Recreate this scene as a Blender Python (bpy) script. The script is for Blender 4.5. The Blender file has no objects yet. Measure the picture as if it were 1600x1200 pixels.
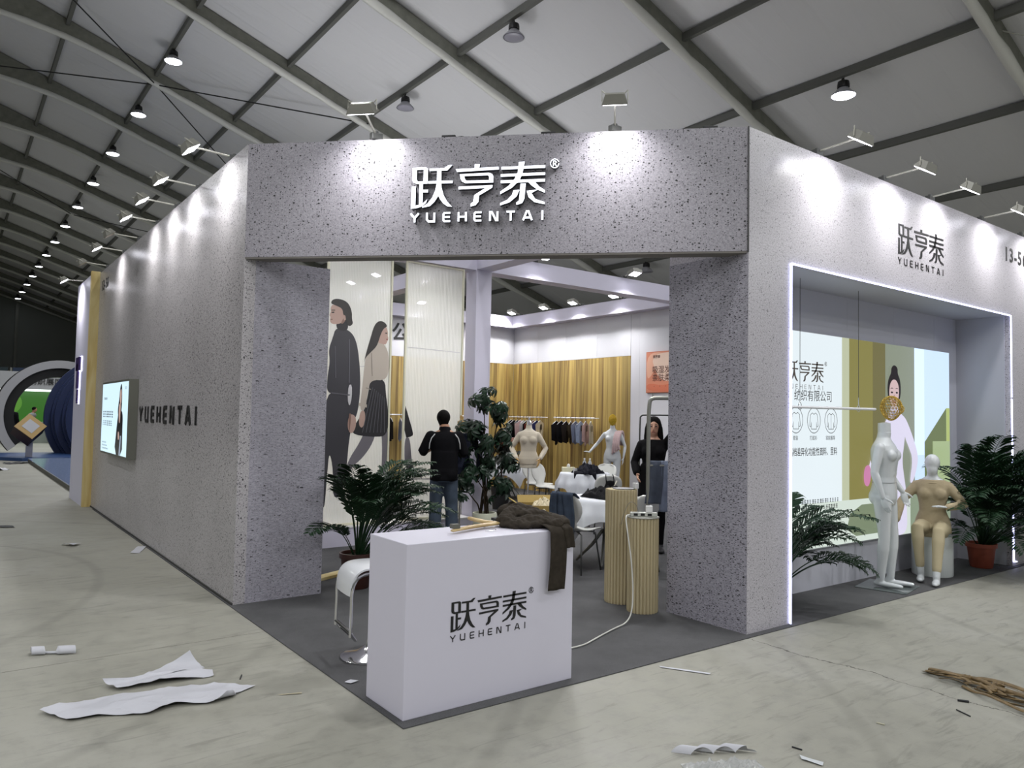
import bpy, bmesh, math, random
from mathutils import Vector as V, Matrix, noise
from mathutils.geometry import tessellate_polygon
from math import sin, cos, pi, radians as R
S = bpy.context.scene
C = S.collection
random.seed(7)

# ------------------------------------------------------------------ camera
def make_camera():
    f, yaw, pit, roll = 1175.94, R(53.166), R(2.5254), R(1.0689)
    fw = V((cos(pit)*cos(yaw), cos(pit)*sin(yaw), sin(pit)))
    r = fw.cross(V((0, 0, 1))).normalized(); u = r.cross(fw)
    r2 = r*cos(roll)+u*sin(roll); u2 = u*cos(roll)-r*sin(roll)
    cd = bpy.data.cameras.new('camera'); cam = bpy.data.objects.new('camera', cd); C.objects.link(cam)
    m = Matrix((r2, u2, -fw)).transposed().to_4x4(); m.translation = V((-2.0176, -3.6105, 1.6515))
    cam.matrix_world = m
    cd.sensor_width = 36; cd.sensor_fit = 'HORIZONTAL'; cd.lens = f/1600*36; cd.clip_end = 300; cd.clip_start = .05
    S.camera = cam
make_camera()
w = bpy.data.worlds.new('world'); S.world = w; w.use_nodes = True
w.node_tree.nodes['Background'].inputs[0].default_value = (.5, .55, .6, 1)
w.node_tree.nodes['Background'].inputs[1].default_value = .02
vs = S.view_settings
vs.view_transform = 'Standard'; vs.look = 'None'; vs.gamma = 1; vs.use_curve_mapping = False
vs.exposure = 0.0
# light powers (W)
P_BAY = 235       # each lit high-bay lamp of the hall
P_FLOOD = 6.5      # floodlight washing a booth wall
P_FRONT = 5.5
P_INNER = 130      # floodlights on the beams inside the booth
S.cycles.max_bounces = 6; S.cycles.diffuse_bounces = 5; S.cycles.glossy_bounces = 3
S.cycles.transmission_bounces = 4; S.cycles.transparent_max_bounces = 8
S.cycles.sample_clamp_indirect = 4; S.cycles.caustics_reflective = False; S.cycles.caustics_refractive = False

# ------------------------------------------------------------------ materials
def lin(c):
    if isinstance(c, str):
        c = c.lstrip('#'); c = [int(c[i:i+2], 16)/255 for i in (0, 2, 4)]
    return tuple((x/12.92 if x <= .04045 else ((x+.055)/1.055)**2.4) for x in c)+(1,)
MATS = {}
def mat(name, col='#808080', rough=.6, metal=0, emit=0, ecol=None, alpha=1, trans=0, spec=.5, noise_amt=0, noise_scale=8, bump=0, bscale=60, sheen=0, coat=0, rnd=0):
    if name in MATS: return MATS[name]
    m = bpy.data.materials.new(name); m.use_nodes = True; MATS[name] = m
    nt = m.node_tree; b = nt.nodes['Principled BSDF']; c = lin(col)
    b.inputs['Base Color'].default_value = c; b.inputs['Roughness'].default_value = rough
    b.inputs['Metallic'].default_value = metal; b.inputs['Specular IOR Level'].default_value = spec
    b.inputs['Alpha'].default_value = alpha; b.inputs['Transmission Weight'].default_value = trans
    b.inputs['Coat Weight'].default_value = coat
    if rough >= .75: b.inputs['Specular IOR Level'].default_value = .1
    if sheen: b.inputs['Sheen Weight'].default_value = sheen
    if emit:
        b.inputs['Emission Color'].default_value = lin(ecol) if ecol else c; b.inputs['Emission Strength'].default_value = emit
    N = nt.nodes; L = nt.links
    if noise_amt or bump or rnd:
        tc = N.new('ShaderNodeTexCoord')
    if noise_amt or rnd:
        mx = N.new('ShaderNodeHueSaturation'); mx.inputs['Color'].default_value = c
        val = N.new('ShaderNodeMath'); val.operation = 'ADD'; val.inputs[0].default_value = 1; val.inputs[1].default_value = 0
        if noise_amt:
            nz = N.new('ShaderNodeTexNoise'); nz.inputs['Scale'].default_value = noise_scale; nz.inputs['Detail'].default_value = 5
            L.new(tc.outputs['Object'], nz.inputs['Vector'])
            mr = N.new('ShaderNodeMapRange'); mr.inputs['From Min'].default_value = .3; mr.inputs['From Max'].default_value = .7
            mr.inputs['To Min'].default_value = 1-noise_amt; mr.inputs['To Max'].default_value = 1+noise_amt
            L.new(nz.outputs['Fac'], mr.inputs['Value']); L.new(mr.outputs[0], val.inputs[0])
        if rnd:
            oi = N.new('ShaderNodeObjectInfo'); m2 = N.new('ShaderNodeMapRange')
            m2.inputs['To Min'].default_value = -rnd; m2.inputs['To Max'].default_value = rnd
            L.new(oi.outputs['Random'], m2.inputs['Value']); L.new(m2.outputs[0], val.inputs[1])
        L.new(val.outputs[0], mx.inputs['Value']); L.new(mx.outputs[0], b.inputs['Base Color'])
    if bump:
        n2 = N.new('ShaderNodeTexNoise'); n2.inputs['Scale'].default_value = bscale; n2.inputs['Detail'].default_value = 3
        L.new(tc.outputs['Object'], n2.inputs['Vector'])
        bp = N.new('ShaderNodeBump'); bp.inputs['Strength'].default_value = bump; bp.inputs['Distance'].default_value = .01
        L.new(n2.outputs['Fac'], bp.inputs['Height']); L.new(bp.outputs[0], b.inputs['Normal'])
    return m

def node_mat(name):
    m = bpy.data.materials.new(name); m.use_nodes = True; MATS[name] = m
    nt = m.node_tree
    return m, nt.nodes, nt.links, nt.nodes['Principled BSDF']
def ramp(N, stops, interp='LINEAR'):
    r = N.new('ShaderNodeValToRGB'); cr = r.color_ramp; cr.interpolation = interp
    while len(cr.elements) < len(stops): cr.elements.new(.5)
    for e, (p, c) in zip(cr.elements, stops): e.position = p; e.color = c if len(c) == 4 else tuple(c)+(1,)
    return r
def g(v): return (v, v, v, 1)

def make_granite(name, stretch, base='#a6a3a6', density=1.0, rough=.36):
    m, N, L, b = node_mat(name)
    tc = N.new('ShaderNodeTexCoord'); mp = N.new('ShaderNodeMapping'); mp.inputs['Scale'].default_value = stretch
    L.new(tc.outputs['Object'], mp.inputs['Vector'])
    # dark pits: voronoi cells, only some of them
    def specks(scale, size, share):
        vo = N.new('ShaderNodeTexVoronoi'); vo.inputs['Scale'].default_value = scale; vo.inputs['Randomness'].default_value = 1
        nz = N.new('ShaderNodeTexNoise'); nz.inputs['Scale'].default_value = scale*1.6; nz.inputs['Detail'].default_value = 2
        L.new(mp.outputs[0], nz.inputs['Vector'])
        mixv = N.new('ShaderNodeMix'); mixv.data_type = 'VECTOR'; mixv.inputs['Factor'].default_value = .018*30/scale
        L.new(mp.outputs[0], mixv.inputs[4]); L.new(nz.outputs['Color'], mixv.inputs[5])
        L.new(mixv.outputs[1], vo.inputs['Vector'])
        sep = N.new('ShaderNodeSeparateColor'); L.new(vo.outputs['Color'], sep.inputs[0])
        gt = N.new('ShaderNodeMath'); gt.operation = 'LESS_THAN'; gt.inputs[1].default_value = share; L.new(sep.outputs[0], gt.inputs[0])
        sz = N.new('ShaderNodeMath'); sz.operation = 'MULTIPLY_ADD'; sz.inputs[1].default_value = size; sz.inputs[2].default_value = size*.5
        L.new(sep.outputs[1], sz.inputs[0])
        lt = N.new('ShaderNodeMath'); lt.operation = 'LESS_THAN'; L.new(vo.outputs['Distance'], lt.inputs[0]); L.new(sz.outputs[0], lt.inputs[1])
        mu = N.new('ShaderNodeMath'); mu.operation = 'MULTIPLY'; L.new(gt.outputs[0], mu.inputs[0]); L.new(lt.outputs[0], mu.inputs[1])
        return mu
    a = specks(38, .20, .30*density); c = specks(80, .26, .42*density)
    mx = N.new('ShaderNodeMath'); mx.operation = 'MAXIMUM'; L.new(a.outputs[0], mx.inputs[0]); L.new(c.outputs[0], mx.inputs[1])
    nz = N.new('ShaderNodeTexNoise'); nz.inputs['Scale'].default_value = 90; nz.inputs['Detail'].default_value = 4; nz.inputs['Roughness'].default_value = .7
    L.new(mp.outputs[0], nz.inputs['Vector'])
    bc = lin(base)
    rp = ramp(N, [(.32, tuple(x*.62 for x in bc[:3])), (.5, bc[:3]), (.68, tuple(min(1, x*1.32) for x in bc[:3]))])
    L.new(nz.outputs['Fac'], rp.inputs[0])
    n3 = N.new('ShaderNodeTexNoise'); n3.inputs['Scale'].default_value = 1.2; n3.inputs['Detail'].default_value = 3
    L.new(tc.outputs['Object'], n3.inputs['Vector'])
    r3 = ramp(N, [(.3, g(.92)), (.7, g(1.06))]); L.new(n3.outputs['Fac'], r3.inputs[0])
    m1 = N.new('ShaderNodeMix'); m1.data_type = 'RGBA'; m1.blend_type = 'MULTIPLY'; m1.inputs['Factor'].default_value = 1
    L.new(rp.outputs[0], m1.inputs[6]); L.new(r3.outputs[0], m1.inputs[7])
    m2 = N.new('ShaderNodeMix'); m2.data_type = 'RGBA'; L.new(mx.outputs[0], m2.inputs['Factor'])
    L.new(m1.outputs[2], m2.inputs[6]); m2.inputs[7].default_value = (.025, .024, .028, 1)
    L.new(m2.outputs[2], b.inputs['Base Color'])
    b.inputs['Roughness'].default_value = rough; b.inputs['Specular IOR Level'].default_value = .45
    return m
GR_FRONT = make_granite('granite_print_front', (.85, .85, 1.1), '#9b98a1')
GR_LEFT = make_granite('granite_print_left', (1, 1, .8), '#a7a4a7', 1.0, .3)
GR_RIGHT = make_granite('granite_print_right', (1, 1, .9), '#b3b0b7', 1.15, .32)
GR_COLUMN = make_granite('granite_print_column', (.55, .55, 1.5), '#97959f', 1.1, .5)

def make_concrete():
    m, N, L, b = node_mat('worn_concrete')
    tc = N.new('ShaderNodeTexCoord')
    def nz(scale, det=6, rough=.6, vec=None, dist=0):
        n = N.new('ShaderNodeTexNoise'); n.inputs['Scale'].default_value = scale; n.inputs['Detail'].default_value = det
        n.inputs['Roughness'].default_value = rough; n.inputs['Distortion'].default_value = dist
        L.new(vec or tc.outputs['Object'], n.inputs['Vector']); return n
    n1 = nz(.55, 6, .6, None, .6)
    r1 = ramp(N, [(.28, lin('#85847b')), (.5, lin('#8f8e84')), (.72, lin('#999890'))]); L.new(n1.outputs['Fac'], r1.inputs[0])
    n2 = nz(7, 8, .7); r2 = ramp(N, [(.3, g(.8)), (.5, g(1)), (.7, g(1.08))]); L.new(n2.outputs['Fac'], r2.inputs[0])
    mu = N.new('ShaderNodeMix'); mu.data_type = 'RGBA'; mu.blend_type = 'MULTIPLY'; mu.inputs['Factor'].default_value = 1
    L.new(r1.outputs[0], mu.inputs[6]); L.new(r2.outputs[0], mu.inputs[7])
    # trowel streaks
    mp = N.new('ShaderNodeMapping'); mp.inputs['Scale'].default_value = (1.5, 9, 1); mp.inputs['Rotation'].default_value = (0, 0, .5)
    L.new(tc.outputs['Object'], mp.inputs[0])
    n3 = nz(1.4, 7, .65, mp.outputs[0], 1.2); r3 = ramp(N, [(.34, g(.8)), (.45, g(1)), (.8, g(1.03))]); L.new(n3.outputs['Fac'], r3.inputs[0])
    mu2 = N.new('ShaderNodeMix'); mu2.data_type = 'RGBA'; mu2.blend_type = 'MULTIPLY'; mu2.inputs['Factor'].default_value = 1
    L.new(mu.outputs[2], mu2.inputs[6]); L.new(r3.outputs[0], mu2.inputs[7])
    # faint tyre marks: thin rings of a large distorted wave
    wv = N.new('ShaderNodeTexWave'); wv.wave_type = 'RINGS'; wv.rings_direction = 'Z'; wv.inputs['Scale'].default_value = .17; wv.inputs['Distortion'].default_value = 2.2
    wv.inputs['Detail'].default_value = 2; wv.inputs['Detail Scale'].default_value = .4
    m4 = N.new('ShaderNodeMapping'); m4.inputs['Location'].default_value = (4.5, -5, 0); L.new(tc.outputs['Object'], m4.inputs[0]); L.new(m4.outputs[0], wv.inputs['Vector'])
    r4 = ramp(N, [(.0, g(.84)), (.004, g(.9)), (.010, g(1))]); L.new(wv.outputs['Fac'], r4.inputs[0])
    mu3 = N.new('ShaderNodeMix'); mu3.data_type = 'RGBA'; mu3.blend_type = 'MULTIPLY'; mu3.inputs['Factor'].default_value = .8
    L.new(mu2.outputs[2], mu3.inputs[6]); L.new(r4.outputs[0], mu3.inputs[7])
    # long crack along Y near X = 2.94
    sp = N.new('ShaderNodeSeparateXYZ'); L.new(tc.outputs['Object'], sp.inputs[0])
    nc = nz(2.6, 8, .62)
    def math(op, a, bb, c=None):
        n = N.new('ShaderNodeMath'); n.operation = op
        for i, x in enumerate((a, bb, c)):
            if x is None: continue
            if isinstance(x, (int, float)): n.inputs[i].default_value = x
            else: L.new(x, n.inputs[i])
        return n.outputs[0]
    off = math('MULTIPLY_ADD', nc.outputs['Fac'], .30, 2.80)
    d = math('ABSOLUTE', math('SUBTRACT', sp.outputs[0], off), 0)
    near = math('LESS_THAN', d, .0045); yy = math('LESS_THAN', sp.outputs[1], .02); yz = math('GREATER_THAN', sp.outputs[1], -5)
    ck = math('MULTIPLY', math('MULTIPLY', near, yy), yz)
    mx = N.new('ShaderNodeMix'); mx.data_type = 'RGBA'; L.new(ck, mx.inputs['Factor']); L.new(mu3.outputs[2], mx.inputs[6]); mx.inputs[7].default_value = lin('#4a4840')
    L.new(mx.outputs[2], b.inputs['Base Color'])
    rr = ramp(N, [(.3, g(.5)), (.7, g(.75))]); L.new(n2.outputs['Fac'], rr.inputs[0]); L.new(rr.outputs[0], b.inputs['Roughness'])
    bp = N.new('ShaderNodeBump'); bp.inputs['Strength'].default_value = .15; bp.inputs['Distance'].default_value = .01
    L.new(n2.outputs['Fac'], bp.inputs['Height']); L.new(bp.outputs[0], b.inputs['Normal'])
    return m
CONCRETE = make_concrete()

def make_wood(name, a, bcol, c, along=(14, 14, .5), rnd=True):
    m, N, L, b = node_mat(name)
    tc = N.new('ShaderNodeTexCoord'); mp = N.new('ShaderNodeMapping'); mp.inputs['Scale'].default_value = along
    L.new(tc.outputs['Object'], mp.inputs[0])
    n = N.new('ShaderNodeTexNoise'); n.inputs['Scale'].default_value = .8; n.inputs['Detail'].default_value = 5; n.inputs['Distortion'].default_value = .8
    if rnd:
        oi = N.new('ShaderNodeObjectInfo'); ad = N.new('ShaderNodeVectorMath'); ad.operation = 'SCALE'; cb = N.new('ShaderNodeCombineXYZ')
        for k in range(3): L.new(oi.outputs['Random'], cb.inputs[k])
        L.new(cb.outputs[0], ad.inputs[0]); ad.inputs['Scale'].default_value = 60
        a2 = N.new('ShaderNodeVectorMath'); L.new(mp.outputs[0], a2.inputs[0]); L.new(ad.outputs[0], a2.inputs[1]); L.new(a2.outputs[0], n.inputs['Vector'])
    else: L.new(mp.outputs[0], n.inputs['Vector'])
    r = ramp(N, [(.3, lin(a)), (.48, lin(bcol)), (.6, lin(c)), (.72, lin(bcol))]); L.new(n.outputs['Fac'], r.inputs[0])
    out = r.outputs[0]
    if rnd:
        hs = N.new('ShaderNodeHueSaturation'); mr = N.new('ShaderNodeMapRange'); mr.inputs['To Min'].default_value = .68; mr.inputs['To Max'].default_value = 1.18
        L.new(oi.outputs['Random'], mr.inputs['Value']); L.new(mr.outputs[0], hs.inputs['Value']); L.new(out, hs.inputs['Color']); out = hs.outputs[0]
    L.new(out, b.inputs['Base Color']); b.inputs['Roughness'].default_value = .5
    return m
WOODWALL = make_wood('zebra_wood_veneer', '#6b5230', '#998048', '#b59c5c')
PINE = make_wood('raw_pine', '#b79a5c', '#cdb87c', '#d8c894', (6, 6, .8), False)
PLY = make_wood('bent_plywood', '#8f7446', '#b59d6e', '#cbb88c', (1, 12, 12), False)

def make_carpet():
    m, N, L, b = node_mat('grey_needle_carpet')
    tc = N.new('ShaderNodeTexCoord'); n = N.new('ShaderNodeTexNoise'); n.inputs['Scale'].default_value = 320; n.inputs['Detail'].default_value = 3
    L.new(tc.outputs['Object'], n.inputs['Vector'])
    r = ramp(N, [(.35, lin('#3c3c3d')), (.6, lin('#5f5f61'))]); L.new(n.outputs['Fac'], r.inputs[0])
    n2 = N.new('ShaderNodeTexNoise'); n2.inputs['Scale'].default_value = 2.2; n2.inputs['Detail'].default_value = 6; n2.inputs['Roughness'].default_value = .7
    L.new(tc.outputs['Object'], n2.inputs['Vector']); r2 = ramp(N, [(.3, g(.82)), (.7, g(1.14))]); L.new(n2.outputs['Fac'], r2.inputs[0])
    mu = N.new('ShaderNodeMix'); mu.data_type = 'RGBA'; mu.blend_type = 'MULTIPLY'; mu.inputs['Factor'].default_value = 1
    L.new(r.outputs[0], mu.inputs[6]); L.new(r2.outputs[0], mu.inputs[7]); L.new(mu.outputs[2], b.inputs['Base Color'])
    b.inputs['Roughness'].default_value = .95; b.inputs['Specular IOR Level'].default_value = .15
    bp = N.new('ShaderNodeBump'); bp.inputs['Strength'].default_value = .5; bp.inputs['Distance'].default_value = .003
    L.new(n.outputs['Fac'], bp.inputs['Height']); L.new(bp.outputs[0], b.inputs['Normal'])
    return m
CARPET = make_carpet()

def make_fabric_roof():
    m, N, L, b = node_mat('tent_roof_fabric')
    tc = N.new('ShaderNodeTexCoord'); mp = N.new('ShaderNodeMapping'); mp.inputs['Scale'].default_value = (.25, 2.2, .25)
    L.new(tc.outputs['Object'], mp.inputs[0])
    n = N.new('ShaderNodeTexNoise'); n.inputs['Scale'].default_value = 1.3; n.inputs['Detail'].default_value = 5; n.inputs['Distortion'].default_value = .8
    L.new(mp.outputs[0], n.inputs['Vector'])
    b.inputs['Base Color'].default_value = lin('#d4d4d8'); b.inputs['Roughness'].default_value = .6
    bp = N.new('ShaderNodeBump'); bp.inputs['Strength'].default_value = .35; bp.inputs['Distance'].default_value = .12
    L.new(n.outputs['Fac'], bp.inputs['Height']); L.new(bp.outputs[0], b.inputs['Normal'])
    return m
ROOF = make_fabric_roof()
def make_ribbed():
    # twin-wall polycarbonate sheet: milky, glossy, a little see-through
    m, N, L, b = node_mat('milky_ribbed_plastic')
    out = N['Material Output']
    b.inputs['Base Color'].default_value = lin('#e2e2de'); b.inputs['Roughness'].default_value = .3
    tr = N.new('ShaderNodeBsdfTranslucent'); tr.inputs[0].default_value = lin('#e6e6e0')
    tp = N.new('ShaderNodeBsdfTransparent')
    m1 = N.new('ShaderNodeMixShader'); m1.inputs[0].default_value = .55; L.new(b.outputs[0], m1.inputs[1]); L.new(tr.outputs[0], m1.inputs[2])
    m2 = N.new('ShaderNodeMixShader'); m2.inputs[0].default_value = .10; L.new(m1.outputs[0], m2.inputs[1]); L.new(tp.outputs[0], m2.inputs[2])
    L.new(m2.outputs[0], out.inputs['Surface'])
    return m
RIBBED = make_ribbed()

WHITE = lambda: mat('lilac_white_panel', '#c9c6d6', .5)
INWALL = lambda: mat('white_system_panel', '#c8c8ce', .45)
GREYM = lambda: mat('grey_steel', '#85867f', .45, .3)
DARKM = lambda: mat('dark_steel', '#4a4b4a', .5, .3)
CHROME = lambda: mat('chrome', '#d8d8da', .12, 1)
BLACK = lambda: mat('black_plastic', '#141416', .45)
BLACKV = lambda: mat('black_vinyl', '#121214', .5)
GLOSSW = lambda: mat('glossy_white', '#d4d6da', .18, coat=.4, spec=.5)

# ------------------------------------------------------------------ mesh helpers
class B:
    def __init__(s): s.bm = bmesh.new()
    def box(s, lo, hi, bev=0, M=None):
        lo = V(lo); hi = V(hi)
        r = bmesh.ops.create_cube(s.bm, size=1); vs_ = r['verts']
        for v in vs_: v.co = V((lo[i]+(v.co[i]+.5)*(hi[i]-lo[i]) for i in range(3)))
        if bev:
            es = list({e for v in vs_ for e in v.link_edges})
            r = bmesh.ops.bevel(s.bm, geom=es, offset=bev, segments=2, affect='EDGES', profile=.5)
            vs_ = r['verts'] if M else vs_
            if M: vs_ = list({v for f in r['faces'] for v in f.verts} | {v for v in vs_ if v.is_valid})
        if M:
            for v in vs_:
                if v.is_valid: v.co = M @ v.co
        return s
    def mbox(s, size, M):  # centred box under matrix
        r = bmesh.ops.create_cube(s.bm, size=1)
        for v in r['verts']: v.co = M @ V((v.co.x*size[0], v.co.y*size[1], v.co.z*size[2]))
        return s
    def tube(s, pts, rad, n=8, flat=None, cap=True, up=None, round_ends=False):
        pts = [V(p) for p in pts]; k = len(pts)
        if not hasattr(rad, '__len__'): rad = [rad]*k
        rad = list(rad)
        if len(rad) != k: rad = [rad[min(len(rad)-1, round(i*(len(rad)-1)/(k-1)))] for i in range(k)]
        if round_ends:
            d0 = (pts[0]-pts[1]).normalized(); d1 = (pts[-1]-pts[-2]).normalized(); r0, r1 = rad[0], rad[-1]
            pts = [pts[0]+d0*r0*.95, pts[0]+d0*r0*.6]+pts+[pts[-1]+d1*r1*.6, pts[-1]+d1*r1*.95]
            rad = [r0*.3, r0*.8]+rad+[r1*.8, r1*.3]; k = len(pts)
        rings = []; prev = None
        for i, p in enumerate(pts):
            t = (pts[min(i+1, k-1)]-pts[max(i-1, 0)]).normalized()
            if prev is None:
                a = V(up) if up else (V((0, 0, 1)) if abs(t.z) < .9 else V((1, 0, 0)))
            else: a = prev
            a = (a-t*a.dot(t))
            if a.length < 1e-5: a = t.orthogonal()
            a.normalize(); prev = a; bb = t.cross(a)
            fa, fb = (flat if flat else (1, 1))
            rings.append([s.bm.verts.new(p+(a*cos(2*pi*j/n)*fa+bb*sin(2*pi*j/n)*fb)*rad[i]) for j in range(n)])
        for i in range(k-1):
            for j in range(n):
                s.bm.faces.new((rings[i][j], rings[i][(j+1) % n], rings[i+1][(j+1) % n], rings[i+1][j]))
        if cap: s.bm.faces.new(rings[0][::-1]); s.bm.faces.new(rings[-1])
        return s
    def lathe(s, prof, n=24, c=(0, 0, 0), cap=True, fn=None):
        rings = []
        for r, z in prof:
            rings.append([s.bm.verts.new(V(c)+V(((r*(fn(2*pi*j/n) if fn else 1))*cos(2*pi*j/n), (r*(fn(2*pi*j/n) if fn else 1))*sin(2*pi*j/n), z))) for j in range(n)])
        for i in range(len(rings)-1):
            for j in range(n): s.bm.faces.new((rings[i][j], rings[i][(j+1) % n], rings[i+1][(j+1) % n], rings[i+1][j]))
        if cap: s.bm.faces.new(rings[0][::-1]); s.bm.faces.new(rings[-1])
        return s
    def rings(s, rs, n=20, power=2.0):
        # rs: (cx,cy,cz, rx, ry, yaw) horizontal ellipses, lofted
        out = []
        for (x, y, z, rx, ry, yw) in rs:
            ring = []
            for j in range(n):
                t = 2*pi*j/n; ca, sa = cos(t), sin(t)
                a = rx*math.copysign(abs(ca)**(2/power), ca); b_ = ry*math.copysign(abs(sa)**(2/power), sa)
                ring.append(s.bm.verts.new((x+a*cos(yw)-b_*sin(yw), y+a*sin(yw)+b_*cos(yw), z)))
            out.append(ring)
        for i in range(len(out)-1):
            for j in range(n): s.bm.faces.new((out[i][j], out[i][(j+1) % n], out[i+1][(j+1) % n], out[i+1][j]))
        s.bm.faces.new(out[0][::-1]); s.bm.faces.new(out[-1])
        return s
    def ball(s, c, r, n=12, M=None):
        if not hasattr(r, '__len__'): r = (r, r, r)
        q = bmesh.ops.create_uvsphere(s.bm, u_segments=n, v_segments=max(6, n*2//3), radius=1)
        for v in q['verts']:
            p = V((v.co.x*r[0], v.co.y*r[1], v.co.z*r[2]))
            v.co = (M @ p if M else p)+V(c)
        return s
    def poly(s, pts2, fr, depth=0, off=0):
        # pts2: outline in (a,b); fr: (origin, xdir, ydir, normal)
        o, xd, yd, nn = fr
        loops = pts2 if hasattr(pts2[0][0], '__len__') else [pts2]
        loops = [[q_ for i, q_ in enumerate(l) if q_ != l[i-1]] for l in loops]
        flat = [q_ for l in loops for q_ in l]
        p0 = [s.bm.verts.new(o+xd*a+yd*b_+nn*(off+depth)) for a, b_ in flat]
        p1 = [s.bm.verts.new(o+xd*a+yd*b_+nn*off) for a, b_ in flat] if depth else None
        if len(flat) <= 4: tr = [tuple(range(len(flat)))]
        else: tr = tessellate_polygon([[V((a, b_, 0)) for a, b_ in l] for l in loops])
        for t in tr:
            if len(set(t)) < 3: continue
            s.bm.faces.new([p0[i] for i in t])
            if depth: s.bm.faces.new([p1[i] for i in reversed(t)])
        if depth:
            st = 0
            for l in loops:
                k = len(l)
                for i in range(k):
                    a, c = st+i, st+(i+1) % k
                    s.bm.faces.new((p0[a], p1[a], p1[c], p0[c]))
                st += k
        return s
    def strip(s, pts2, wd, fr, depth, off=0, closed=False):
        # polyline stroke of width wd with mitred joints
        k = len(pts2); P = [V((a, b_)) for a, b_ in pts2]; Lf = []; Rt = []
        for i in range(k):
            a = P[i-1] if (i > 0 or closed) else None; c = P[(i+1) % k] if (i < k-1 or closed) else None
            d1 = (P[i]-a).normalized() if a is not None else (c-P[i]).normalized()
            d2 = (c-P[i]).normalized() if c is not None else d1
            n1 = V((-d1.y, d1.x)); n2 = V((-d2.y, d2.x)); nn = (n1+n2)
            nn = nn.normalized() if nn.length > 1e-4 else n1
            q = wd/2/max(.45, nn.dot(n1))
            Lf.append(P[i]+nn*q); Rt.append(P[i]-nn*q)
        m_ = k if closed else k-1
        for i in range(m_):
            j = (i+1) % k
            s.poly([tuple(Rt[i]), tuple(Rt[j]), tuple(Lf[j]), tuple(Lf[i])], fr, depth, off)
        return s
    def obj(s, name, m, parent=None, smooth=False, kind=None, wn=False):
        me = bpy.data.meshes.new(name)
        bmesh.ops.recalc_face_normals(s.bm, faces=s.bm.faces)
        s.bm.to_mesh(me); s.bm.free()
        if smooth:
            me.polygons.foreach_set('use_smooth', [True]*len(me.polygons))
        for mm in (m if isinstance(m, (list, tuple)) else [m]): me.materials.append(mm)
        o = bpy.data.objects.new(name, me); C.objects.link(o)
        if parent: o.parent = parent
        if smooth and smooth != 'all':
            me.set_sharp_from_angle(angle=R(38))
        if kind: o['kind'] = kind
        return o

def tag(o, label=None, cat=None, group=None, kind=None):
    if label: o['label'] = label
    if cat: o['category'] = cat
    if group: o['group'] = group
    if kind: o['kind'] = kind
    return o
def thing(name, label, cat, loc=(0, 0, 0), rz=0, group=None):
    o = bpy.data.objects.new(name, None); C.objects.link(o); o.location = loc; o.rotation_euler = (0, 0, rz)
    o.empty_display_size = .1
    return tag(o, label, cat, group)
def dup(o, parent=None, loc=None, rz=None, label=None, scale=None):
    c = o.copy(); C.objects.link(c)
    if parent: c.parent = parent
    if loc is not None: c.location = loc
    if rz is not None: c.rotation_euler.z = rz
    if label: c['label'] = label
    if scale: c.scale = (scale,)*3
    for ch in list(o.children): dup(ch, c)
    return c
def frame(o, xd, yd):
    xd = V(xd).normalized(); yd = V(yd).normalized(); return (V(o), xd, yd, xd.cross(yd).normalized())
def remesh(bm_, voxel, smooth=4, name='tmp'):
    me = bpy.data.meshes.new(name); bmesh.ops.recalc_face_normals(bm_, faces=bm_.faces); bm_.to_mesh(me); bm_.free()
    o = bpy.data.objects.new(name, me); C.objects.link(o)
    md = o.modifiers.new('r', 'REMESH'); md.mode = 'VOXEL'; md.voxel_size = voxel
    if smooth:
        m2 = o.modifiers.new('s', 'SMOOTH'); m2.iterations = smooth; m2.factor = .5
    dg = bpy.context.evaluated_depsgraph_get(); dg.update()
    out = bpy.data.meshes.new_from_object(o.evaluated_get(dg))
    bpy.data.objects.remove(o); return out
def link_mesh(me, name, m, parent=None, smooth=True):
    me.name = name; me.materials.clear()
    for mm in (m if isinstance(m, (list, tuple)) else [m]): me.materials.append(mm)
    if smooth: me.polygons.foreach_set('use_smooth', [True]*len(me.polygons))
    o = bpy.data.objects.new(name, me); C.objects.link(o)
    if parent: o.parent = parent
    return o
def text_obj(name, body, size, fr, m, parent=None, extr=.001, align='LEFT', sx=1.0, spacing=1.0, weight=0):
    cu = bpy.data.curves.new('t', 'FONT'); cu.body = body; cu.size = size; cu.extrude = extr; cu.align_x = align; cu.space_character = spacing
    cu.resolution_u = 3; cu.offset = weight
    t = bpy.data.objects.new('t', cu); C.objects.link(t)
    dg = bpy.context.evaluated_depsgraph_get(); dg.update()
    me = bpy.data.meshes.new_from_object(t.evaluated_get(dg)); bpy.data.objects.remove(t)
    o_, xd, yd, nn = fr
    M = Matrix((xd*sx, yd, nn)).transposed().to_4x4(); M.translation = o_+nn*extr
    me.transform(M)
    return link_mesh(me, name, m, parent, False)
def smoothpts(pts, it=2, closed=True):
    for _ in range(it):
        q = []; k = len(pts)
        for i in range(k if closed else k-1):
            a = pts[i]; b_ = pts[(i+1) % k]
            q += [(a[0]*.75+b_[0]*.25, a[1]*.75+b_[1]*.25), (a[0]*.25+b_[0]*.75, a[1]*.25+b_[1]*.75)]
        pts = q
    return pts
def aim(src, dst):
    return (V(dst)-V(src)).to_track_quat('-Z', 'Y').to_euler()
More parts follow.
